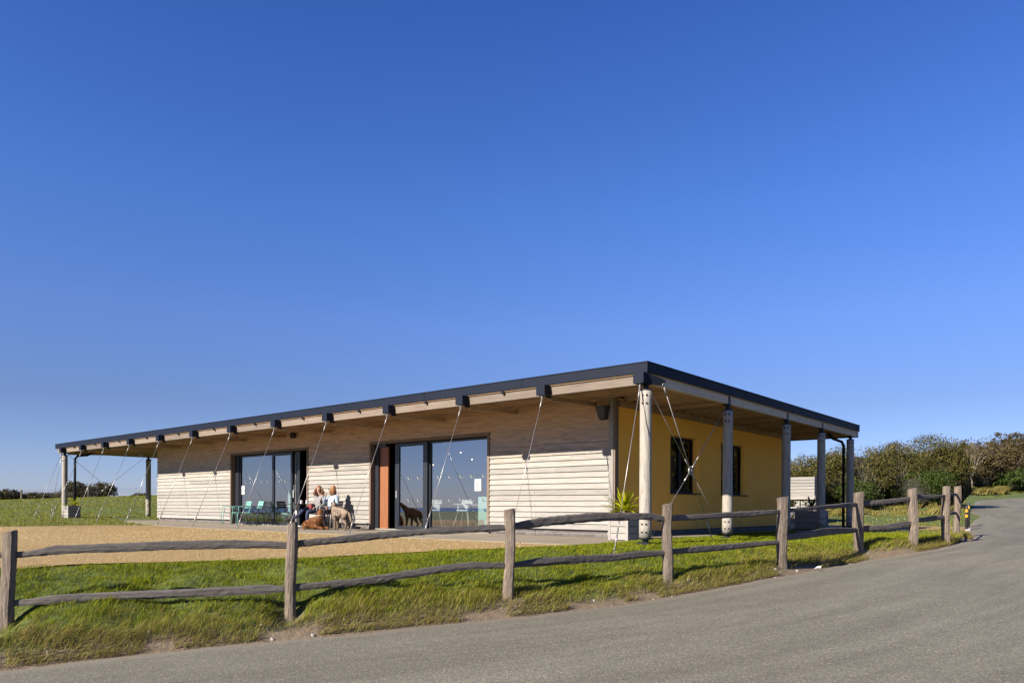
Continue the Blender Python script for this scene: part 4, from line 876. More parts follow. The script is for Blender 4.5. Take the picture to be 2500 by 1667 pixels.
def branch(mb, p, d, L_, r, depth, q, up=.25, n=5):
    pts = [p]; e = Vector(d).normalized(); k = 4
    for i in range(k): e = (e + Vector((q.uniform(-.16, .16), q.uniform(-.16, .16), q.uniform(-.05, .2) * up))).normalized(); pts.append(pts[-1] + e * L_ / k)
    mb.tube(pts, [r * (1 - .55 * i / k) for i in range(k + 1)], n, cap=False)
    if depth > 0:
        for _ in range(q.randint(2, 3) if depth < 3 else 3):
            i = q.randint(2, k); a = q.uniform(0, 6.28); s_ = q.uniform(.5, 1.0); f = (e + Vector((math.cos(a) * s_, math.sin(a) * s_, q.uniform(0, .4)))).normalized()
            branch(mb, pts[i], f, L_ * q.uniform(.55, .78), r * .5, depth - 1, q, up, max(3, n - 1))
def bush(name, label, cat, x, y, r, n, size, mat, seed, group=None, core=True, shoots=0, zoff=.0):
    z = h1(x, y); t = thing(name, label, cat, (x, y, z), 0, group)
    V, Q, ti = leaf_cloud((0, 0, r[2] * .72 + zoff), r, n, size, seed); V[:, 2] = np.maximum(V[:, 2], -.1 + 0 * V[:, 2])
    link('foliage', np_mesh('foliage', V, quads=Q, attrs={'tint': ti}, m=M[mat]), None, t)
    if shoots:
        q_ = random.Random(seed + 5); pass
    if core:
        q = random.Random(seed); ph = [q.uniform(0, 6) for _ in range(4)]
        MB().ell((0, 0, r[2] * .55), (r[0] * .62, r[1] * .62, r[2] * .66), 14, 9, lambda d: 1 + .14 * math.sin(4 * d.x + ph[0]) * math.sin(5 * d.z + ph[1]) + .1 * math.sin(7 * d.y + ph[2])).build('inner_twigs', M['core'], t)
    q = random.Random(seed + 5); mb = MB()
    for k in range(5): a = q.uniform(0, 6.28); branch(mb, Vector((r[0] * .35 * math.cos(a), r[1] * .35 * math.sin(a), 0)), (math.cos(a) * .5, math.sin(a) * .5, 1), r[2] * .7, .035, 2, q)
    if shoots:
        for k in range(shoots):
            a = q.uniform(0, 6.28); rr = q.uniform(.3, .85); P = Vector((r[0] * rr * math.cos(a), r[1] * rr * math.sin(a), r[2] * (1.45 - .35 * rr)))
            mb.tube([P, P + Vector((q.uniform(-.15, .2), q.uniform(-.1, .1), .22)), P + Vector((q.uniform(-.2, .4), 0, q.uniform(.3, .6)))], [.009, .007, .004], 3, cap=False)
    mb.build('branches', M['twig'], t)['kind'] = 'stuff'
    return t
HED = [ # x, y, (rx, ry, rz), leaves, material, label
 (14.4, 38.5, (1.7, 1.8, 1.60), 9000, 'hedge', 'olive hawthorn bush at the left end of the hedge, behind the gabion oven'),
 (16.6, 39.6, (2.0, 1.9, 2.0), 10000, 'hedge', 'olive hawthorn bush behind the two rear canopy columns'),
 (19.0, 40.6, (2.2, 2.0, 2.25), 11000, 'hedge', 'broad olive bush just right of the rear corner column'),
 (21.6, 41.8, (2.2, 2.0, 2.35), 11000, 'hedge', 'broad olive bush in the middle of the hedge, left of the tallest one'),
 (24.5, 43.3, (2.3, 2.0, 2.65), 12000, 'hedge', 'tallest hedge bush with long shoots sticking up against the sky'),
 (22.0, 40.0, (1.7, 1.2, 1.3), 5000, 'hedge_green', 'fresh green bush low in front of the hedge'),
 (17.8, 38.2, (1.3, 1.0, 1.1), 3500, 'hedge_green', 'small dark green bush low beside the rear corner column'),
 (26.9, 45.4, (1.7, 1.8, 1.9), 8000, 'hedge', 'rounded olive bush at the right end of the hedge'),
 (12.2, 40.0, (1.9, 1.8, 1.5), 7000, 'hedge', 'olive hawthorn bush seen through the gap left of the gabion oven'),
]
for i, (x, y, r, n, m_, lab) in enumerate(HED): bush('hedge_bush', lab, 'bush', x, y, r, int(n * 1.9), .085, m_, 200 + i, 'bushes of the hedge behind the cafe', True, 26 if i in (3, 4, 7) else 14)
for i, (x, y, r, m_, lab) in enumerate([(42.6, 71.5, (2.6, 2.4, 2.7), 'hedge_brown', 'brown leafed tree left of the bare white tree by the road bend'), (46.6, 75.5, (3.2, 3.0, 3.1), 'hedge_brown', 'brown leafed tree behind the bare white tree'),
      (50.3, 78.5, (3.4, 3.2, 3.5), 'hedge_brown', 'large dull brown tree right of the bare white tree'), (54.8, 81.5, (3.6, 3.2, 4.0), 'hedge_brown', 'tall dull brown tree near the right edge of the picture'),
      (59.5, 83.5, (3.8, 3.2, 4.5), 'hedge', 'tallest dark tree cut by the right edge of the picture'), (50.0, 75.2, (2.2, 1.8, 1.3), 'hedge_green', 'dark green bush at the foot of the trees by the road bend'), (53.6, 77.0, (2.6, 1.9, 1.5), 'hedge_green', 'bright green bush on the verge at the right edge'),
      (36.5, 62.8, (2.0, 2.0, 1.9), 'hedge_brown', 'low brown bush where the hedge meets the trees')]):
    bush('roadside_tree' if i < 5 else 'roadside_bush', lab, 'tree' if i < 5 else 'bush', x, y, r, 15000 if i < 5 else 7000, .19, m_, 260 + i, 'trees at the road bend', True, 10)
for i, (x, y, r) in enumerate([(29, 18, (4, 4, 3.6)), (34, 25, (4, 4, 4.2)), (40, 32, (4.5, 4.5, 4.0)), (27, 10, (3.5, 3.5, 3.2)), (46, 40, (4, 4, 3.6))]):
    bush('verge_tree', ('small round tree across the road level with the near end of the fence', 'round olive tree across the road opposite the rear corner column', 'large tree across the road opposite the bollards', 'nearest tree across the road right of the camera', 'furthest tree across the road before the bend')[i], 'tree', x, y, r, 5000, .4, 'hedge', 290 + i, 'trees across the road', True, 0)
t = thing('bare_tree', 'pale bare tree with thin white branches in front of the brown trees', 'tree', (42.6, 68.6, h1(42.6, 68.6)))
q = random.Random(5); mb = MB()
for k in range(5): a = k * 1.26; branch(mb, Vector((0, 0, 1.3)), (math.cos(a) * .42, math.sin(a) * .42, 1), 1.9, .05, 3, q, .5)
mb.tube([(0, 0, 0), (.05, 0, .7), (0, 0, 1.35)], [.15, .12, .1], 7).build('trunk', M['paletwig'], t)['kind'] = 'stuff'
V, Q, ti = leaf_cloud((0, 0, 4.2), (2.0, 2.0, 1.1), 420, .17, 9); link('crown', np_mesh('crown', V, quads=Q, attrs={'tint': ti}, m=M['hedge_brown']), None, t)
# straw tussocks at the foot of the hedge and by the bend
for nm, x0, x1, y0, y1, n, hh, lab in (('dry_tussocks', 39.5, 47, 65, 71.5, 26000, .8, 'dry straw-coloured grass tussocks on the verge at the road bend'), ('hedge_foot_grass', 14, 28, 35.5, 41.5, 26000, .45, 'tangled brown grass along the foot of the hedge')):
    x, y = tufted(n, x0, x1, y0, y1, 300 + n, 12, .22); k = (edge_dist(x, y)[0] > .9) & (fbm(x, y, .55, 141) > -.03); x, y = x[k], y[k]; r_ = np.random.RandomState(4); hh = hh * np.clip(fbm(x, y, .8, 151) * 3 + .7, .2, 1.2)
    tag(blades(nm, x, y, hh * r_.uniform(.35, 1, len(x)), np.full(len(x), .035), np.full(len(x), .8), r_.uniform(.55, 1, len(x)), 6), lab, 'grass', kind='stuff')
# far left bushes on the crest of the field
for i, (px, D, r, lab) in enumerate([(8, 84, (3.3, 2, 1.0), 'low dark bush at the far left edge of the field'), (112, 88, (3.8, 2, .9), 'low wide dark bush left of the far corner column'), (186, 90, (2.4, 2, 1.7), 'taller dark bush just right of the far corner column'), (228, 90, (2.8, 2, 1.65), 'rounded dark bush behind the cable brace ring'), (60, 90, (1.8, 1.5, .6), 'smallest scrubby bush on the crest of the left field'), (345, 90, (1.5, 1.2, .5), 'tiny bush on the crest beside the second far column')]):
    x = (px - 1250) / 1805 * D; bush('distant_bush', lab, 'bush', x, D, r, 6000 if r[2] > .8 else 2200, .19, 'hedge_dark', 320 + i, 'dark bushes along the crest of the left field')
# wire fence on the crest
wf = thing('wire_fence', 'thin post and wire fence along the crest of the left field', 'fence', (-48, 73, h1(-48, 73)))
O = Vector(wf.location); fp = []
for px, yt, yb, D in ((-60, 1203, 1228, 66), (52.5, 1195.5, 1222, 70), (215.7, 1192, 1214, 74), (365, 1190, 1208, 80), (480, 1192, 1208, 84)):
    x = (px - 1250) / 1805 * D; zg = h1(x, D); zt = .68 - (yt - (1236.5 + .00465 * (px - 1250))) * D / 1805; fp.append((x, D, zg, zt))
    MB().tube([(x - O.x, D - O.y, zg - O.z - .2), (x - O.x, D - O.y, zt - O.z)], .085, 8).build('post', M['post'], wf)
for f in (.95, .72, .48):
    MB().tube([(x - O.x, D - O.y, zg + (zt - zg) * f - O.z) for x, D, zg, zt in fp], .009, 4).build('wire', M['wire'], wf)

# ------------------------------------------------------------------ planters
def planter(a, b, wd, ht, label, group, leaves, llen, mat, rot=0., rows=5, z0=0., face='pale', seed=1, box='box'):
    t = thing('timber_planter', label, 'planter', W(a, b, z0), PHI + rot, group); h = wd / 2; e = ht / rows
    for k in range(rows):
        for nm, bx in (('board', (-h - .022, -h, -h + .03, h - .03)), ('board', (h, h + .022, -h + .03, h - .03)), ('board', (-h + .03, h - .03, -h - .022, -h)), ('board', (-h + .03, h - .03, h, h + .022))):
            MB().box(bx[0], bx[1], bx[2], bx[3], k * e + .012, (k + 1) * e).build(nm, M[box], t)
    for sx in (-1, 1):
        for sy in (-1, 1): MB().box(*sorted((sx * (h - .032), sx * (h + .03))), *sorted((sy * (h - .032), sy * (h + .03))), 0, ht + .01).build('corner_post', M[box], t)
    MB().box(-h, h, -h, h, .02, ht - .08).build('soil', M['soil'], t)
    c = thing('cordyline', label.replace('planter', 'plant').replace('square', 'spiky'), 'plant', W(a, b, z0 + ht - .08), PHI + rot, group.replace('planters', 'plants') if group else None)
    c['label'] = {'near': 'yellow green spiky cordyline growing beside the near corner column', 'far': 'small green and yellow cordyline in the white planter on the far lawn', 'back': 'dark spiky cordyline in the planter between the rear columns'}[seed]
    q = random.Random({'near': 3, 'far': 4, 'back': 5}[seed])
    MB().tube([(0, 0, 0), (.01, 0, .16)], [.045, .035], 8).build('stem', M['twig'], c)
    for k in range(leaves):
        az = q.uniform(0, 6.28); el = q.uniform(.15, 1.35); L_ = llen * q.uniform(.65, 1.1); wv = .021 * llen / .6 * q.uniform(.8, 1.3); droop = q.uniform(.1, .9) * math.cos(el)
        N = 6; vs = []; d = Vector((math.cos(az), math.sin(az), 0)); sd = Vector((-d.y, d.x, 0))
        for j in range(N + 1):
            s_ = j / N; rr = L_ * s_ * math.cos(el); zz = .12 + L_ * s_ * math.sin(el) - droop * L_ * s_ * s_ * .75; wj = wv * (.45 + 1.5 * s_ * (1 - s_) * 1.6) * (1 if s_ < .95 else .15)
            for g in (-1, 0, 1): vs.append(d * rr + sd * (g * wj) + Vector((0, 0, zz - (0 if g else wj * .45))))
        fs = [(j * 3 + g, j * 3 + g + 1, j * 3 + g + 4, j * 3 + g + 3) for j in range(N) for g in range(2)]
        tn = q.uniform(.1, 1); me = np_mesh('leaf', [tuple(v) for v in vs], quads=fs, attrs={'tint': [tn] * len(vs)}, m=M[mat]); link('leaf', me, None, c)
planter(1.15, 1.20, .42, .55, 'square weathered timber planter beside the near corner column', 'timber planters around the cafe', 64, .62, 'cord', seed='near', rows=4)
planter(.10, 28.60, .44, .56, 'square pale timber planter standing on the lawn by the far corner column', 'timber planters around the cafe', 26, .55, 'cord', seed='far', z0=Hab(.1, 28.6) - .02, rows=4, rot=.0)
planter(14.0, 1.6, .80, .62, 'square grey timber planter between the two rear columns', 'timber planters around the cafe', 30, .60, 'corddark', seed='back', rows=3, z0=-.03)

# ------------------------------------------------------------------ gabion oven with timber housing
G = thing('gabion_oven', 'outdoor oven with timber clad hood on a gabion base of pale flints', 'oven', (12.18, 32.4, h1(12.18, 32.4)), PHI)
q = random.Random(8)
for y0, y1 in ((-1.15, -.38), (.30, 1.0)):
    MB().box(-.30, .02, y0 + .05, y1 - .05, .02, .95).build('gabion_core', M['core'], G)
st = 0
cells = []
for y0, y1 in ((-1.15, -.38), (.30, 1.0)):
    yy = y0 + .055
    while yy < y1:
        zz = .06
        while zz < .98: cells.append((-.34, yy, zz, 'f')); zz += .105
        yy += .115
xx = -.3
while xx < .05:
    zz = .06
    while zz < .98: cells.append((xx, -1.17, zz, 's')); zz += .105
    xx += .115
base = MB().ell((0, 0, 0), (.058, .062, .055), 7, 5, lambda d: 1 + .15 * math.sin(5 * d.x + 2) * math.cos(4 * d.z)).mesh('flint', M['stone'])
base2 = MB().ell((0, 0, 0), (.062, .052, .060), 6, 5, lambda d: 1 + .2 * math.sin(4 * d.y + 1) * math.cos(6 * d.z)).mesh('flint', M['stone'])
for x, y, z, f in cells[:290]:
    link('flint', base if q.random() < .5 else base2, None, G, (x + q.uniform(-.02, .02), y + q.uniform(-.03, .03), z + q.uniform(-.03, .03)), (q.uniform(0, 6), q.uniform(0, 6), q.uniform(0, 6)))
mb = MB()
for y0, y1 in ((-1.2, -.33), (.25, 1.05)):
    for k in range(5): mb.tube([(-.41, y0, .02 + k * .235), (-.41, y1, .02 + k * .235)], .005, 4)
    for k in range(5): yk = y0 + (y1 - y0) * k / 4; mb.tube([(-.41, yk, .0), (-.41, yk, .98)], .005, 4)
o = mb.build('wire_mesh', M['galv'], G); o['kind'] = 'stuff'
for k in range(7):
    z0 = .99 + k * .135
    if k == 0: MB().box(-.50, -.46, -1.25, 1.15, z0, z0 + .15).build('hood_board', M['pale'], G); MB().box(-.46, .08, -1.25, -1.21, z0, z0 + .15).build('hood_board', M['pale'], G)
    else: MB().box(-.44 - .012 * (k % 2), -.41, -1.19, 1.09, z0 + .026, z0 + .145).build('hood_board', M['pale'], G); MB().box(-.41, .05, -1.19, -1.16, z0 + .018, z0 + .15).build('hood_board', M['pale'], G)
MB().box(-.405, .045, -1.155, 1.085, 1.0, 1.93).build('hood_frame', M['trim'], G)
MB().tube([(-.42, -.04, .38), (.0, -.04, .38)], .21, 16).build('oven_drum', M['galv'], G, smooth=True)
MB().box(-.3, .0, -.35, .28, .62, .66).tube([(-.1, .05, .66), (-.1, .05, .99)], .06, 8).build('shelf_and_flue', M['galv'], G)
sl_ = thing('timber_sleeper', 'new yellow timber sleeper lying on the gravel in front of the gabion oven', 'sleeper', (11.5, 31.3, h1(11.5, 31.3) + .02), PHI)
bevel(MB().box(-.11, .11, -.95, .55, .0, .21).build('beam', M['sleeper'], sl_), .01, 1)

# ------------------------------------------------------------------ bollards
for i, (px, py_, D, h_, lab) in enumerate([(2360, 1286, 25.9, .88, 'nearer of two black bollards, with two yellow bands, at the gravel path end'), (2364.5, 1282, 27.6, .95, 'further of two black bollards, with one yellow band, behind the nearer one')]):
    x = (px - 1250) / 1805 * D; z = h1(x, D); t = thing('bollard', lab, 'bollard', (x, D, z), 0, 'black bollards by the road')
    MB().tube([(0, 0, -.1), (0, 0, h_ - .03), (0, 0, h_)], [.045, .045, .036], 14).build('shaft', M['blackmetal'], t, smooth=True)
    MB().tube([(0, 0, h_ - .22), (0, 0, h_ - .12)], .048, 14).build('yellow_band', M['yellowband'], t)
    if i == 0: MB().tube([(0, 0, h_ - .40), (0, 0, h_ - .30)], .048, 14).build('yellow_band', M['yellowband'], t)

# ------------------------------------------------------------------ terrace furniture
def arm_chair(mf, ms, label, a, b, rot, group, back=True, z=0.0):
    """tubular armchair with slatted seat and back; local -x is its front"""
    t = thing('garden_armchair', label, 'chair', W(a, b, z), PHI + rot, group); r = .0115
    for s_ in (-1, 1):
        y = s_ * .235
        MB().tube([(-.235, y, 0), (-.21, y, .40), (-.185, y, .435), (-.13, y, .44), (.18, y, .405), (.24, y, .37), (.30, y * 1.04, 0)], r, 7).build('leg_frame', M[mf], t, smooth=True)
        ya = s_ * .27
        MB().tube([(-.17, y, .44), (-.185, ya, .50), (-.20, ya, .62), (-.16, ya, .655), (.06, ya, .645), (.21, ya, .60), (.235, y, .52)], r, 7).build('armrest', M[mf], t, smooth=True)
        if back: MB().tube([(.14, y * .93, .41), (.21, y * .93, .50), (.285, y * .9, .83)], r, 7).build('back_post', M[mf], t, smooth=True)
    for k in range(6): x = -.20 + k * .065; MB().bar((x, -.235, .445 - .006 * k), (x, .235, .445 - .006 * k), .052, .010, (0, 0, 1)).build('seat_slat', M[ms], t)
    if back:
        for k in range(3): zz = .63 + k * .082; x = .235 + k * .022; MB().bar((x, -.215, zz), (x, .215, zz), .074, .008, (1, 0, -.28)).build('back_slat', M[ms], t)
    return t
GC = 'tubular garden armchairs on the terrace'
arm_chair('mintmetal', 'mintmetal', 'backless mint green armchair against the timber wall, leftmost of the row', 1.22, 17.35, -.35, GC, back=False)
arm_chair('mintmetal', 'mintmetal', 'mint green garden armchair in front of the brown door jamb', 1.36, 16.78, -.12, GC)
arm_chair('blackmetal', 'mintmetal', 'dark framed armchair with mint slats in the middle of the row', 1.50, 16.22, -.10, GC)
arm_chair('blackmetal', 'blackmetal', 'all charcoal garden armchair, rightmost of the empty row', 1.42, 15.62, -.15, GC)
arm_chair('galv', 'galv', 'grey metal armchair under the woman in the grey jumper', 1.22, 12.10, -.05, GC)
arm_chair('galv', 'galv', 'grey metal armchair under the woman in pale blue', 1.22, 11.42, .08, GC)
T = thing('bistro_table', 'square thin-topped bistro table on a chrome pedestal in front of the women', 'table', W(.78, 12.55, 0), PHI + .1)
bevel(MB().box(-.36, .36, -.36, .36, .728, .745).build('tabletop', M['blackmetal'], T), .004, 1)
MB().tube([(0, 0, .03), (0, 0, .71)], .034, 12).build('pedestal', M['galv'], T, smooth=True)
MB().box(-.16, .16, -.16, .16, .712, .727).build('top_plate', M['galv'], T)
for k in range(4):
    a = math.pi / 2 * k + .785; MB().tube([(0, 0, .07), (.28 * math.cos(a), .28 * math.sin(a), .02)], [.028, .018], 8).build('foot', M['galv'], T, smooth=True)
for i, (x, y) in enumerate(((.02, -.22), (.16, -.31))):
    p = W(.78, 12.55, .745) + Vector((x * U[0] + y * Lv[0], x * U[1] + y * Lv[1], 0)); t = thing('mug', ('larger' if i == 0 else 'right-hand') + ' pink and white patterned mug on the bistro table', 'mug', p, PHI + .5, 'patterned mugs on the table')
    MB().tube([(0, 0, 0), (0, 0, .105)], .041, 14).build('cup', M['white'], t, smooth=False)
    mb = MB()
    for k in range(9):
        a = k * .7; zz = .02 + (k * 37 % 7) * .012; c_, s_ = math.cos(a), math.sin(a); c2, s2 = math.cos(a + .38), math.sin(a + .38)
        mb.add([(.042 * c_, .042 * s_, zz), (.042 * c2, .042 * s2, zz + .004), (.042 * c2, .042 * s2, zz + .03), (.042 * c_, .042 * s_, zz + .024)], [(0, 1, 2, 3)])
    mb.build('pink_pattern', M['pink'], t)
    MB().ring((.055, 0, .055), (0, 1, 0), .026, .006, 10, 5).build('handle', M['white'], t, smooth=True)

# ------------------------------------------------------------------ people and dogs
def cloth(name, c, sc=30, rough=.85, var=.18): return plain(name, c, rough, 0, var, .3, sc)
SKIN = cloth('skin', (.50, .28, .19), 12, .55, .08); GREY = cloth('grey_jumper', (.27, .255, .24)); BLUE = cloth('pale_blue_jumper', (.42, .52, .62)); JEAN = cloth('dark_jeans', (.030, .045, .095)); PLUM = cloth('dark_plum_trousers', (.030, .020, .035))
SHOE = cloth('brown_shoes', (.12, .065, .035)); HAIR1 = plain('auburn_hair', (.26, .115, .05), .5, 0, .3, .3, 30); HAIR2 = plain('copper_blonde_hair', (.46, .22, .085), .5, 0, .3, .3, 30); RED = cloth('red_leather', (.28, .03, .03)); BAG = cloth('dark_scarf', (.03, .025, .03))
def skin_body(name, V, E, mats, parent, sub=2, root=0, extra=None):
    """V: name -> (pos, radius); E: (a, b, material index)"""
    names = list(V); idx = {n: i for i, n in enumerate(names)}; me = bpy.data.meshes.new(name); me.from_pydata([V[n][0] for n in names], [(idx[a], idx[b]) for a, b, _ in E], [])
    o = bpy.data.objects.new(name, me); COL.objects.link(o); md = o.modifiers.new('s', 'SKIN'); md.use_smooth_shade = True
    for i, n in enumerate(names):
        r = V[n][1]; sv = me.skin_vertices[0].data[i]; sv.radius = (r, r) if not isinstance(r, tuple) else r; sv.use_root = (n == names[root])
    s2 = o.modifiers.new('u', 'SUBSURF'); s2.levels = s2.render_levels = sub
    bpy.context.view_layer.update(); m2 = bpy.data.meshes.new_from_object(o.evaluated_get(bpy.context.evaluated_depsgraph_get())); bpy.data.objects.remove(o); m2.name = name
    m2.materials.clear(); [m2.materials.append(m) for m in mats]
    segs = [(Vector(V[a][0]), Vector(V[b][0]), k) for a, b, k in E]; mi = []
    for p in m2.polygons:
        c = p.center; best = 9e9; kk = 0
        for a, b, k in segs:
            ab = b - a; t_ = max(0, min(1, (c - a).dot(ab) / max(ab.length_squared, 1e-9))); d = (c - a - ab * t_).length
            if d < best: best, kk = d, k
        mi.append(kk)
    m2.polygons.foreach_set('material_index', mi)
    if extra:
        b = bmesh.new(); b.from_mesh(m2); e = bpy.data.meshes.new('e'); e.from_pydata(extra.v, [], extra.f); e.polygons.foreach_set('material_index', extra.mi); b.from_mesh(e); b.to_mesh(m2); b.free()
    m2.polygons.foreach_set('use_smooth', [True] * len(m2.polygons))
    return link(name, m2, None, parent)
def hand(mb, w_, d, side, curl=.6, s=1.):
    """five separate bent fingers rooted inside a palm; d points from the wrist to the knuckles"""
    w_ = Vector(w_); d = Vector(d).normalized(); sd = Vector(side).normalized(); n = d.cross(sd).normalized(); L_ = [.066, .075, .070, .055]
    mb.ell(w_ + d * .045 * s, (.030 * s, .030 * s, .030 * s), 8, 6)
    for k in range(4):
        p = w_ + d * .065 * s + sd * (.027 - .018 * k) * s; e = (d + sd * (.12 - .08 * k)).normalized(); pts = [p - e * .03 * s, p]; g = e
        for j in range(3): g = (g * math.cos(curl * .7) + n * math.sin(curl * .7)).normalized(); pts.append(pts[-1] + g * L_[k] * s / 3)
        mb.tube(pts, [.010 * s, .0095 * s, .009 * s, .008 * s, .006 * s], 6)
    p = w_ + d * .02 * s + sd * .02 * s; g = (d * .6 + sd * .8).normalized(); mb.tube([p, p + g * .03 * s, p + g * .045 * s + (d + n * .4).normalized() * .028 * s], [.012 * s, .011 * s, .007 * s], 6)
def face(par, c, f, s_=1., glasses=False, sunk=None):
    """eyes, nose, mouth, ears on a head centred at c that looks along f"""
    c = Vector(c); f = Vector(f).normalized(); up = Vector((0, 0, 1)); r = f.cross(up).normalized(); up = r.cross(f)
    P = lambda x, y, z: c + r * x * s_ + f * y * s_ + up * z * s_
    MB().tube([P(0, .078, .012), P(0, .098, -.018), P(0, .088, -.028)], [.007, .012, .009], 6).build('nose', SKIN, par, smooth=True)
    mb = MB()
    for k in (-1, 1): mb.ell(P(.030 * k, .082, .012), (.010, .010, .006), 8, 5)
    mb.build('eyes', M['print'], par, smooth=True)
    MB().tube([P(-.022, .080, -.052), P(0, .089, -.050), P(.022, .080, -.052)], [.003, .006, .003], 5).build('mouth', RED, par)
    mb = MB()
    for k in (-1, 1): mb.ell(P(.078 * k, .0, -.005), (.012, .02, .032), 7, 5)
    mb.build('ears', SKIN, par, smooth=True)
    if glasses:
        mb = MB()
        for k in (-1, 1): mb.ring(P(.031 * k, .094, .012), f, .021, .0035, 12, 4).tube([P(.055 * k, .09, .014), P(.078 * k, .0, .012)], .003, 4)
        mb.tube([P(-.01, .096, .016), P(.01, .096, .016)], .003, 4).build('glasses', M['blackmetal'], par)
def hairdo(par, c, f, m, length, vol, n, seed, wild=.3, s_=1.):
    """cap of hair plus many separate locks that hang from the parting"""
    q = random.Random(seed); c = Vector(c); f = Vector(f).normalized(); up = Vector((0, 0, 1)); r = f.cross(up).normalized()
    mb = MB(); mb.ell(c - f * .036 + up * .034, (.088 * vol, .088 * vol, .092 * vol), 14, 9, lambda d: 1 + .05 * math.sin(9 * d.x + 3) * math.sin(8 * d.z))
    for k in range(n):
        a = q.uniform(-1.95, 1.95); e = q.uniform(.05, .9); ba = (-f * math.cos(a) + r * math.sin(a)); p0 = c + up * (.10 * math.cos(e)) + ba * .085 * math.sin(e) * vol - f * .01
        L_ = length * q.uniform(.75, 1.15); p1 = c + ba * (.088 * vol + q.uniform(0, .022)) + up * .02; w1 = Vector((q.uniform(-1, 1), q.uniform(-1, 1), 0)) * wild * .045
        p2 = p1 + up * (-L_ * .5) + ba * q.uniform(-.01, .03) * vol + w1; p3 = p1 + up * (-L_) + ba * q.uniform(-.04, .03) + w1 * 1.6
        mb.tube([p0, p1, p2, p3], [.007, .010, .009, .003], 4, cap=False)
    mb.build('hair', m, par, smooth=True)
# local frame: -x is the way they face (away from the wall), y runs along the wall, z up; origin on the ground
def woman(which):
    if which == 1:
        t = thing('person', 'seated woman in a grey jumper with curly auburn hair, legs crossed', 'person', W(1.28, 12.12, 0), PHI)
        V = {'pelvis': ((0, 0, .53), (.150, .125)), 'belly': ((-.01, 0, .66), (.135, .11)), 'chest': ((.03, 0, .86), (.150, .115)), 'neckb': ((.05, 0, 1.0), (.085, .07)), 'neck': ((.03, .0, 1.06), .050), 'chin': ((.0, .005, 1.105), .055), 'head': ((.005, .005, 1.18), .082), 'crown': ((.015, .005, 1.235), .066),
             'shL': ((.05, .16, .96), .062), 'elL': ((-.02, .24, .73), .044), 'wrL': ((-.22, .16, .66), .029), 'shR': ((.05, -.16, .96), .062), 'elR': ((.02, -.25, .72), .044), 'wrR': ((-.21, -.13, .63), .029),
             'hipL': ((-.06, .09, .53), .095), 'knL': ((-.47, .08, .60), .066), 'calL': ((-.60, .12, .42), .056), 'anL': ((-.80, .18, .28), .034), 'heL': ((-.83, .19, .25), .040), 'toL': ((-1.02, .22, .27), .030),
             'hipR': ((-.06, -.09, .53), .095), 'knR': ((-.44, -.06, .50), .066), 'calR': ((-.44, -.04, .33), .056), 'anR': ((-.40, -.02, .10), .036), 'heR': ((-.41, -.02, .055), .042), 'toR': ((-.58, -.02, .045), .034)}
        mats = [GREY, SKIN, JEAN, SHOE]; hd = Vector((.005, .005, 1.18)); fdir = Vector((-.66, -.72, -.02)); col = 2
        ex = MB(); ex.cur = 1; hand(ex, (-.22, .16, .66), (-.8, -.45, -.25), (.4, -.8, .1), .5); hand(ex, (-.21, -.13, .63), (-.8, .4, -.3), (.4, .8, .2), .7)
    else:
        t = thing('person', 'seated woman in a pale blue jumper and glasses with copper hair, hand at her chin', 'person', W(1.30, 11.42, 0), PHI)
        V = {'pelvis': ((0, 0, .53), (.155, .13)), 'belly': ((-.03, 0, .67), (.145, .12)), 'chest': ((-.01, 0, .86), (.155, .12)), 'neckb': ((.0, .01, 1.0), (.085, .07)), 'neck': ((-.02, .02, 1.06), .050), 'chin': ((-.05, .03, 1.10), .053), 'head': ((-.03, .03, 1.175), .080), 'crown': ((-.015, .03, 1.235), .066),
             'shL': ((.0, .17, .95), .062), 'elL': ((-.16, .26, .74), .045), 'wrL': ((-.19, .13, .97), .029), 'shR': ((.0, -.17, .95), .064), 'elR': ((-.05, -.26, .70), .046), 'wrR': ((-.30, -.20, .63), .030),
             'hipL': ((-.06, .09, .53), .10), 'knL': ((-.46, .12, .52), .070), 'calL': ((-.47, .13, .34), .058), 'anL': ((-.44, .14, .10), .037), 'heL': ((-.45, .14, .055), .042), 'toL': ((-.62, .15, .045), .034),
             'hipR': ((-.06, -.10, .53), .10), 'knR': ((-.45, -.12, .51), .070), 'calR': ((-.43, -.12, .33), .058), 'anR': ((-.36, -.12, .10), .037), 'heR': ((-.37, -.12, .055), .042), 'toR': ((-.54, -.13, .045), .034)}
        mats = [BLUE, SKIN, PLUM, SHOE]; hd = Vector((-.03, .03, 1.175)); fdir = Vector((-.70, .70, -.03)); col = 2
        ex = MB(); ex.cur = 1; hand(ex, (-.19, .13, .97), (.35, -.2, 1), (.3, .8, 0), .9); hand(ex, (-.30, -.20, .63), (-1, .1, -.1), (0, .4, 1), 1.5)
    E = [('pelvis', 'belly', 0), ('belly', 'chest', 0), ('chest', 'neckb', 0), ('neckb', 'neck', 1), ('neck', 'chin', 1), ('chin', 'head', 1), ('head', 'crown', 1)]
    for s_ in 'LR': E += [('chest', 'sh' + s_, 0), ('sh' + s_, 'el' + s_, 0), ('el' + s_, 'wr' + s_, 0), ('pelvis', 'hip' + s_, 2), ('hip' + s_, 'kn' + s_, 2), ('kn' + s_, 'cal' + s_, 2), ('cal' + s_, 'an' + s_, 2), ('an' + s_, 'he' + s_, 3), ('he' + s_, 'to' + s_, 3)]
    skin_body('body', V, E, mats, t, extra=ex); face(t, hd, fdir, 1.0, which == 2)
    if which == 1: hairdo(t, hd, fdir, HAIR1, .20, 1.02, 330, 3, .75)
    else: hairdo(t, hd, fdir, HAIR2, .19, .98, 260, 4, .2)
    return t
woman(1); woman(2)
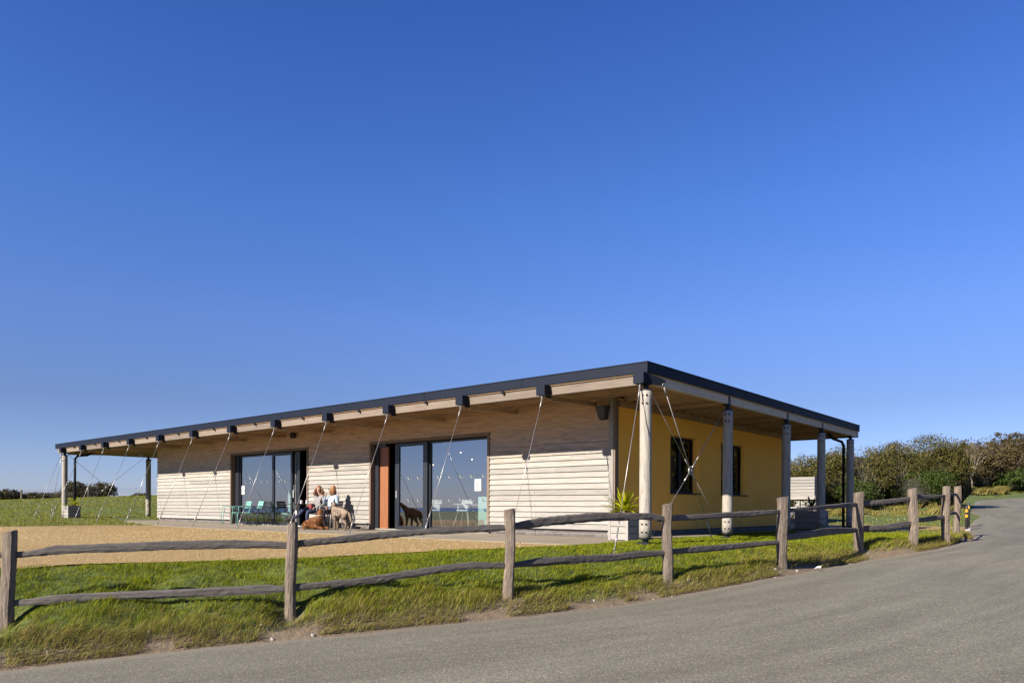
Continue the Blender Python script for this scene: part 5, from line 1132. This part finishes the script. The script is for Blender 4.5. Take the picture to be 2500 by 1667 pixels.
hb = thing('handbag', 'red leather bag on the lap of the woman in grey', 'bag', W(.98, 12.12, .585), PHI); bevel(MB().box(-.04, .04, -.09, .09, 0, .13).build('pouch', RED, hb), .03, 3); MB().ring((0, 0, .13), (1, 0, 0), .05, .007, 12, 5).build('handle', RED, hb)
ws = thing('walking_stick', 'black crook-handled walking stick held by the woman in pale blue', 'stick', W(.93, 11.22, .0), PHI)
MB().tube([(.06, -.02, .0), (0, 0, .62), (0, 0, .78), (-.015, .02, .83), (-.05, .05, .845), (-.08, .08, .82), (-.085, .085, .78)], .011, 7).build('shaft', M['blackmetal'], ws, smooth=True)
# dogs: body mesh grown from a skeleton, then fur tufts
FUR1 = leafmat('auburn_fur', [(.1, (.20, .075, .022)), (.5, (.40, .17, .06)), (.9, (.62, .32, .13))], .15, .7); FUR2 = leafmat('grizzled_fur', [(.1, (.22, .16, .11)), (.5, (.36, .28, .20)), (.9, (.52, .42, .31))], .15, .7)
SK1 = plain('auburn_coat', (.34, .14, .05), .8, 0, .4, .5, 25); SK2 = plain('grizzled_coat', (.40, .30, .21), .8, 0, .4, .5, 25); CREAM = plain('cream_collar', (.62, .55, .42), .6)
def fur(o, m, n, ln, seed, parent, curl=.5):
    q = np.random.RandomState(seed); me = o.data; P = np.array([p.center[:] for p in me.polygons]); N = np.array([p.normal[:] for p in me.polygons]); A = np.array([p.area for p in me.polygons]); i = q.choice(len(P), n, p=A / A.sum())
    e = np.sqrt(A[i])[:, None]; t = np.cross(N[i], q.normal(0, 1, (n, 3))); t /= np.linalg.norm(t, axis=1, keepdims=True) + 1e-9; p = P[i] + t * e * q.uniform(-.5, .5, (n, 1)) - N[i] * .004
    d = N[i] * .40 + np.array([0, 0, -.55]) + q.normal(0, curl, (n, 3)) * .5; d /= np.linalg.norm(d, axis=1, keepdims=True); L_ = ln * q.uniform(.5, 1.3, (n, 1)); w_ = .0030
    V_ = np.stack([p - t * w_, p + t * w_, p + d * L_], 1).reshape(-1, 3); k = np.arange(n) * 3
    link('fur', np_mesh('fur', V_, tris=np.stack([k, k + 1, k + 2], 1), attrs={'tint': np.repeat(np.clip(q.normal(.5, .22, n), 0, 1), 3)}, m=m), None, parent)
def dog_head(par, c, f, m, s_=1.):
    c = Vector(c); f = Vector(f).normalized(); r = f.cross(Vector((0, 0, 1))).normalized(); up = r.cross(f)
    P = lambda x, y, z: c + r * x * s_ + f * y * s_ + up * z * s_
    for k in (-1, 1): MB().add([P(.045 * k, -.01, .05), P(.07 * k, -.035, .03), P(.10 * k, .0, -.045), P(.075 * k, .03, -.06), P(.058 * k, .02, .02)], [(0, 1, 2, 3, 4)]).add([P(.040 * k, -.01, .045), P(.062 * k, -.035, .025), P(.09 * k, .0, -.045), P(.067 * k, .03, -.06), P(.05 * k, .02, .02)], [(4, 3, 2, 1, 0)]).build('ear', m, par)
    MB().ell(P(0, .175, .0), (.016, .016, .013), 8, 6).build('nose', M['print'], par, smooth=True)
    mb = MB()
    for k in (-1, 1): mb.ell(P(.032 * k, .06, .03), (.009, .009, .009), 8, 6)
    mb.build('eyes', M['print'], par, smooth=True)
# standing dog: rear to the right (smaller b), head at larger b; origin at its middle on the ground. local x = a, y = b
d = thing('dog', 'shaggy grey-brown dog standing beside the women with its back to the wire', 'dog', W(.56, 10.05, 0), PHI)
V = {'rump': ((.02, -.22, .50), (.095, .11)), 'loin': ((.01, -.06, .52), (.085, .105)), 'rib': ((0, .12, .49), (.10, .135)), 'chest': ((-.01, .26, .50), (.085, .12)), 'neck': ((.02, .36, .60), .078), 'neck2': ((.06, .43, .69), .070), 'skull': ((.11, .47, .74), .072), 'muz': ((.20, .52, .72), .042), 'nose': ((.265, .55, .705), .028),
     'tb': ((.02, -.32, .50), .035), 'tm': ((.01, -.41, .36), .028), 'tt': ((.0, -.47, .22), .014)}
E = [('rump', 'loin', 0), ('loin', 'rib', 0), ('rib', 'chest', 0), ('chest', 'neck', 0), ('neck', 'neck2', 0), ('neck2', 'skull', 0), ('skull', 'muz', 0), ('muz', 'nose', 0), ('rump', 'tb', 0), ('tb', 'tm', 0), ('tm', 'tt', 0)]
for s_, x in (('L', .075), ('R', -.075)):
    o_ = .03 if s_ == 'L' else -.04
    V.update({'sh' + s_: ((x, .24, .40), .062), 'el' + s_: ((x, .21 + o_, .30), .042), 'wr' + s_: ((x, .23 + o_, .15), .028), 'pw' + s_: ((x, .22 + o_, .035), .030), 'pt' + s_: ((x, .27 + o_, .025), .026),
              'th' + s_: ((x, -.20 + o_, .40), .075), 'kn' + s_: ((x, -.15 + o_, .29), .050), 'hk' + s_: ((x, -.29 + o_, .18), .028), 'hp' + s_: ((x, -.26 + o_, .035), .028), 'ht' + s_: ((x, -.21 + o_, .025), .026)})
    E += [('chest', 'sh' + s_, 0), ('sh' + s_, 'el' + s_, 0), ('el' + s_, 'wr' + s_, 0), ('wr' + s_, 'pw' + s_, 0), ('pw' + s_, 'pt' + s_, 0), ('rump', 'th' + s_, 0), ('th' + s_, 'kn' + s_, 0), ('kn' + s_, 'hk' + s_, 0), ('hk' + s_, 'hp' + s_, 0), ('hp' + s_, 'ht' + s_, 0)]
o = skin_body('body', V, E, [SK2], d, root=2); fur(o, FUR2, 42000, .026, 1, d, .4); dog_head(d, (.11, .47, .745), (.85, .5, -.15), FUR2 and SK2)
MB().ring((.035, .39, .645), (.35, .5, .8), .082, .010, 14, 5).build('collar', M['trim'], d)
d = thing('dog', 'curly auburn dog with a cream collar lying on the terrace, seen from behind', 'dog', W(.38, 11.12, 0), PHI)
V = {'rump': ((-.02, .22, .16), (.14, .13)), 'loin': ((-.02, .06, .18), (.14, .14)), 'rib': ((0, -.10, .19), (.145, .15)), 'chest': ((.03, -.20, .22), (.12, .13)), 'neck': ((.07, -.22, .36), .088), 'neck2': ((.08, -.20, .44), .075), 'skull': ((.11, -.17, .52), .078), 'muz': ((.20, -.11, .53), .045), 'nose': ((.25, -.08, .53), .028), 'tb': ((-.03, .36, .09), .035), 'tt': ((.06, .46, .05), .022)}
E = [('rump', 'loin', 0), ('loin', 'rib', 0), ('rib', 'chest', 0), ('chest', 'neck', 0), ('neck', 'neck2', 0), ('neck2', 'skull', 0), ('skull', 'muz', 0), ('muz', 'nose', 0), ('rump', 'tb', 0), ('tb', 'tt', 0)]
for s_, x in (('L', 1), ('R', -1)):
    V.update({'el' + s_: ((.10 * x + .04, -.24, .10), .055), 'wr' + s_: ((.10 * x + .10, -.36, .045), .035), 'pw' + s_: ((.09 * x + .12, -.44, .035), .034), 'th' + s_: ((.13 * x, .20, .13), .075), 'kn' + s_: ((.17 * x, .06, .09), .055), 'hk' + s_: ((.18 * x, .22, .045), .035), 'hp' + s_: ((.20 * x, .10, .035), .032)})
    E += [('chest', 'el' + s_, 0), ('el' + s_, 'wr' + s_, 0), ('wr' + s_, 'pw' + s_, 0), ('rump', 'th' + s_, 0), ('th' + s_, 'kn' + s_, 0), ('kn' + s_, 'hk' + s_, 0), ('hk' + s_, 'hp' + s_, 0)]
o = skin_body('body', V, E, [SK1], d, root=2); fur(o, FUR1, 46000, .036, 2, d, .8); dog_head(d, (.11, -.17, .525), (.85, .5, .05), SK1)
MB().ring((.075, -.21, .39), (.1, .15, 1), .093, .013, 16, 5).build('collar', CREAM, d)
bl = thing('water_bowl', 'dark round dog bowl leaning by the foot of the timber wall', 'bowl', W(1.62, 9.98 + .75, 0), PHI)
MB().tube([(0, 0, 0), (0, 0, .07)], [.11, .13], 16).build('bowl', M['steel'], bl)

# ------------------------------------------------------------------ things seen through the glass
def highchair(a, b, rot, label):
    t = thing('highchair', label, 'highchair', W(a, b, .012), PHI + rot, 'white highchairs behind the glass')
    for sx in (-1, 1):
        for sy in (-1, 1): MB().tube([(sx * .27, sy * .27, 0), (sx * .13, sy * .13, .56)], .013, 6).build('leg', M['galv'], t)
    MB().box(-.17, .17, -.17, .17, .54, .58).box(.14, .17, -.17, .17, .58, .86).box(-.10, .14, -.18, -.155, .58, .74).box(-.10, .14, .155, .18, .58, .74).build('seat', M['white'], t)
    bevel(MB().box(-.34, -.08, -.2, .2, .72, .745).build('tray', M['white'], t), .01, 1)
highchair(2.85, 7.45, .3, 'white plastic highchair with tray behind the middle of the large pane')
highchair(2.95, 8.75, .6, 'white plastic highchair half hidden behind the sliding door stile')
cu = thing('mint_counter', 'pale mint counter front with a socket box behind the right end of the glass', 'counter', W(2.45, 6.15, .012), PHI)
MB().box(0, .55, -.42, .42, .0, .93).build('counter_panel', M['mint'], cu); MB().box(-.01, .0, .20, .40, .05, .32).build('vent_grille', M['galv'], cu)
MB().tube([(-.02, .20, .08), (-.04, .05, .12), (-.04, -.2, .3), (-.03, -.41, .5)], .006, 5).build('cable', M['blackmetal'], cu)
tb = thing('cafe_table', 'grey cafe table behind the glass carrying bottles and jars', 'table', W(3.2, 6.95, .012), PHI)
MB().box(-.35, .35, -.45, .45, .70, .73).build('tabletop', M['galv'], tb)
for sx in (-1, 1):
    for sy in (-1, 1): MB().tube([(sx * .3, sy * .4, 0), (sx * .3, sy * .4, .70)], .018, 6).build('leg', M['galv'], tb)
for i, (dx, dy, h_, r_b) in enumerate(((-.2, -.30, .30, .04), (-.1, -.40, .28, .038), (-.25, -.12, .20, .055), (-.2, .02, .17, .06))):
    t = thing('glass_bottle' if i < 2 else 'glass_jar', ('tall clear bottle with pale cap, ' + ('nearer the socket counter' if i else 'left of the pair') + ' on the inside table') if i < 2 else ('clear glass jar on the inside table, ' + ('beside the bottles' if i == 2 else 'leftmost')), 'bottle' if i < 2 else 'jar', W(3.2 + dx, 6.95 + dy, .742), PHI, 'bottles and jars on the inside table')
    MB().tube([(0, 0, 0), (0, 0, h_ * .6), (0, 0, h_ * .8), (0, 0, h_)], [r_b, r_b, r_b * .5, r_b * .5] if i < 2 else [r_b, r_b * 1.1, r_b, r_b * .9], 12).build('body', M['glassware'], t, smooth=True)
    MB().tube([(0, 0, h_), (0, 0, h_ + .02)], r_b * .55, 10).build('cap', M['white'], t)
t = thing('indoor_pot_plant', 'tall palm in a pale green pot behind the left-hand glass', 'plant', W(2.75, 16.1, .012), PHI)
MB().tube([(0, 0, 0), (0, 0, .42)], [.15, .20], 18).build('pot', M['mint'], t, smooth=True); MB().tube([(0, 0, .3), (.03, 0, 1.1)], [.03, .02], 7).build('stem', M['twig'], t)
q = random.Random(2)
for k in range(22):
    az = q.uniform(0, 6.28); el = q.uniform(.1, 1.2); L_ = .55; dd2 = Vector((math.cos(az), math.sin(az), 0)); s2 = Vector((-dd2.y, dd2.x, 0)) * .018; pts = [Vector((.03, 0, 1.1)) + dd2 * L_ * s * math.cos(el) + Vector((0, 0, L_ * s * math.sin(el) - .35 * s * s * L_)) for s in (0, .35, .7, 1)]
    vs = []
    for j, p in enumerate(pts): e = (1, 1, .8, .1)[j]; vs += [tuple(p - s2 * e), tuple(p + s2 * e)]
    link('leaf', np_mesh('leaf', vs, quads=[(j * 2, j * 2 + 1, j * 2 + 3, j * 2 + 2) for j in range(3)], attrs={'tint': [q.random()] * 8}, m=M['corddark']), None, t)
t = thing('back_window_standin', 'pale panel standing in for a bright back window behind the left-hand glass', 'panel', W(3.6, 17.0, .9), PHI)  # pale sheet added in place of the brightness of a back window
MB().box(0, .03, -.38, .38, 0, 1.2).build('sheet', M['frost'], t); MB().box(.0, .05, -.40, -.38, -.9, 1.22).box(.0, .05, .38, .40, -.9, 1.22).build('frame', M['galv'], t)
t = thing('litter', 'scrap of white litter on the grass bank right of the fifth post', 'litter', (5.62, 13.6, h1(5.62, 13.6) + .06))
MB().add([(-.06, 0, 0), (.0, -.03, .02), (.07, .01, .01), (.02, .05, .04)], [(0, 1, 2, 3)]).add([(.02, .05, .04), (.07, .01, .01), (.10, .06, .05)], [(0, 1, 2)]).build('paper_scrap', M['paper'], t)
t.location.z += .02
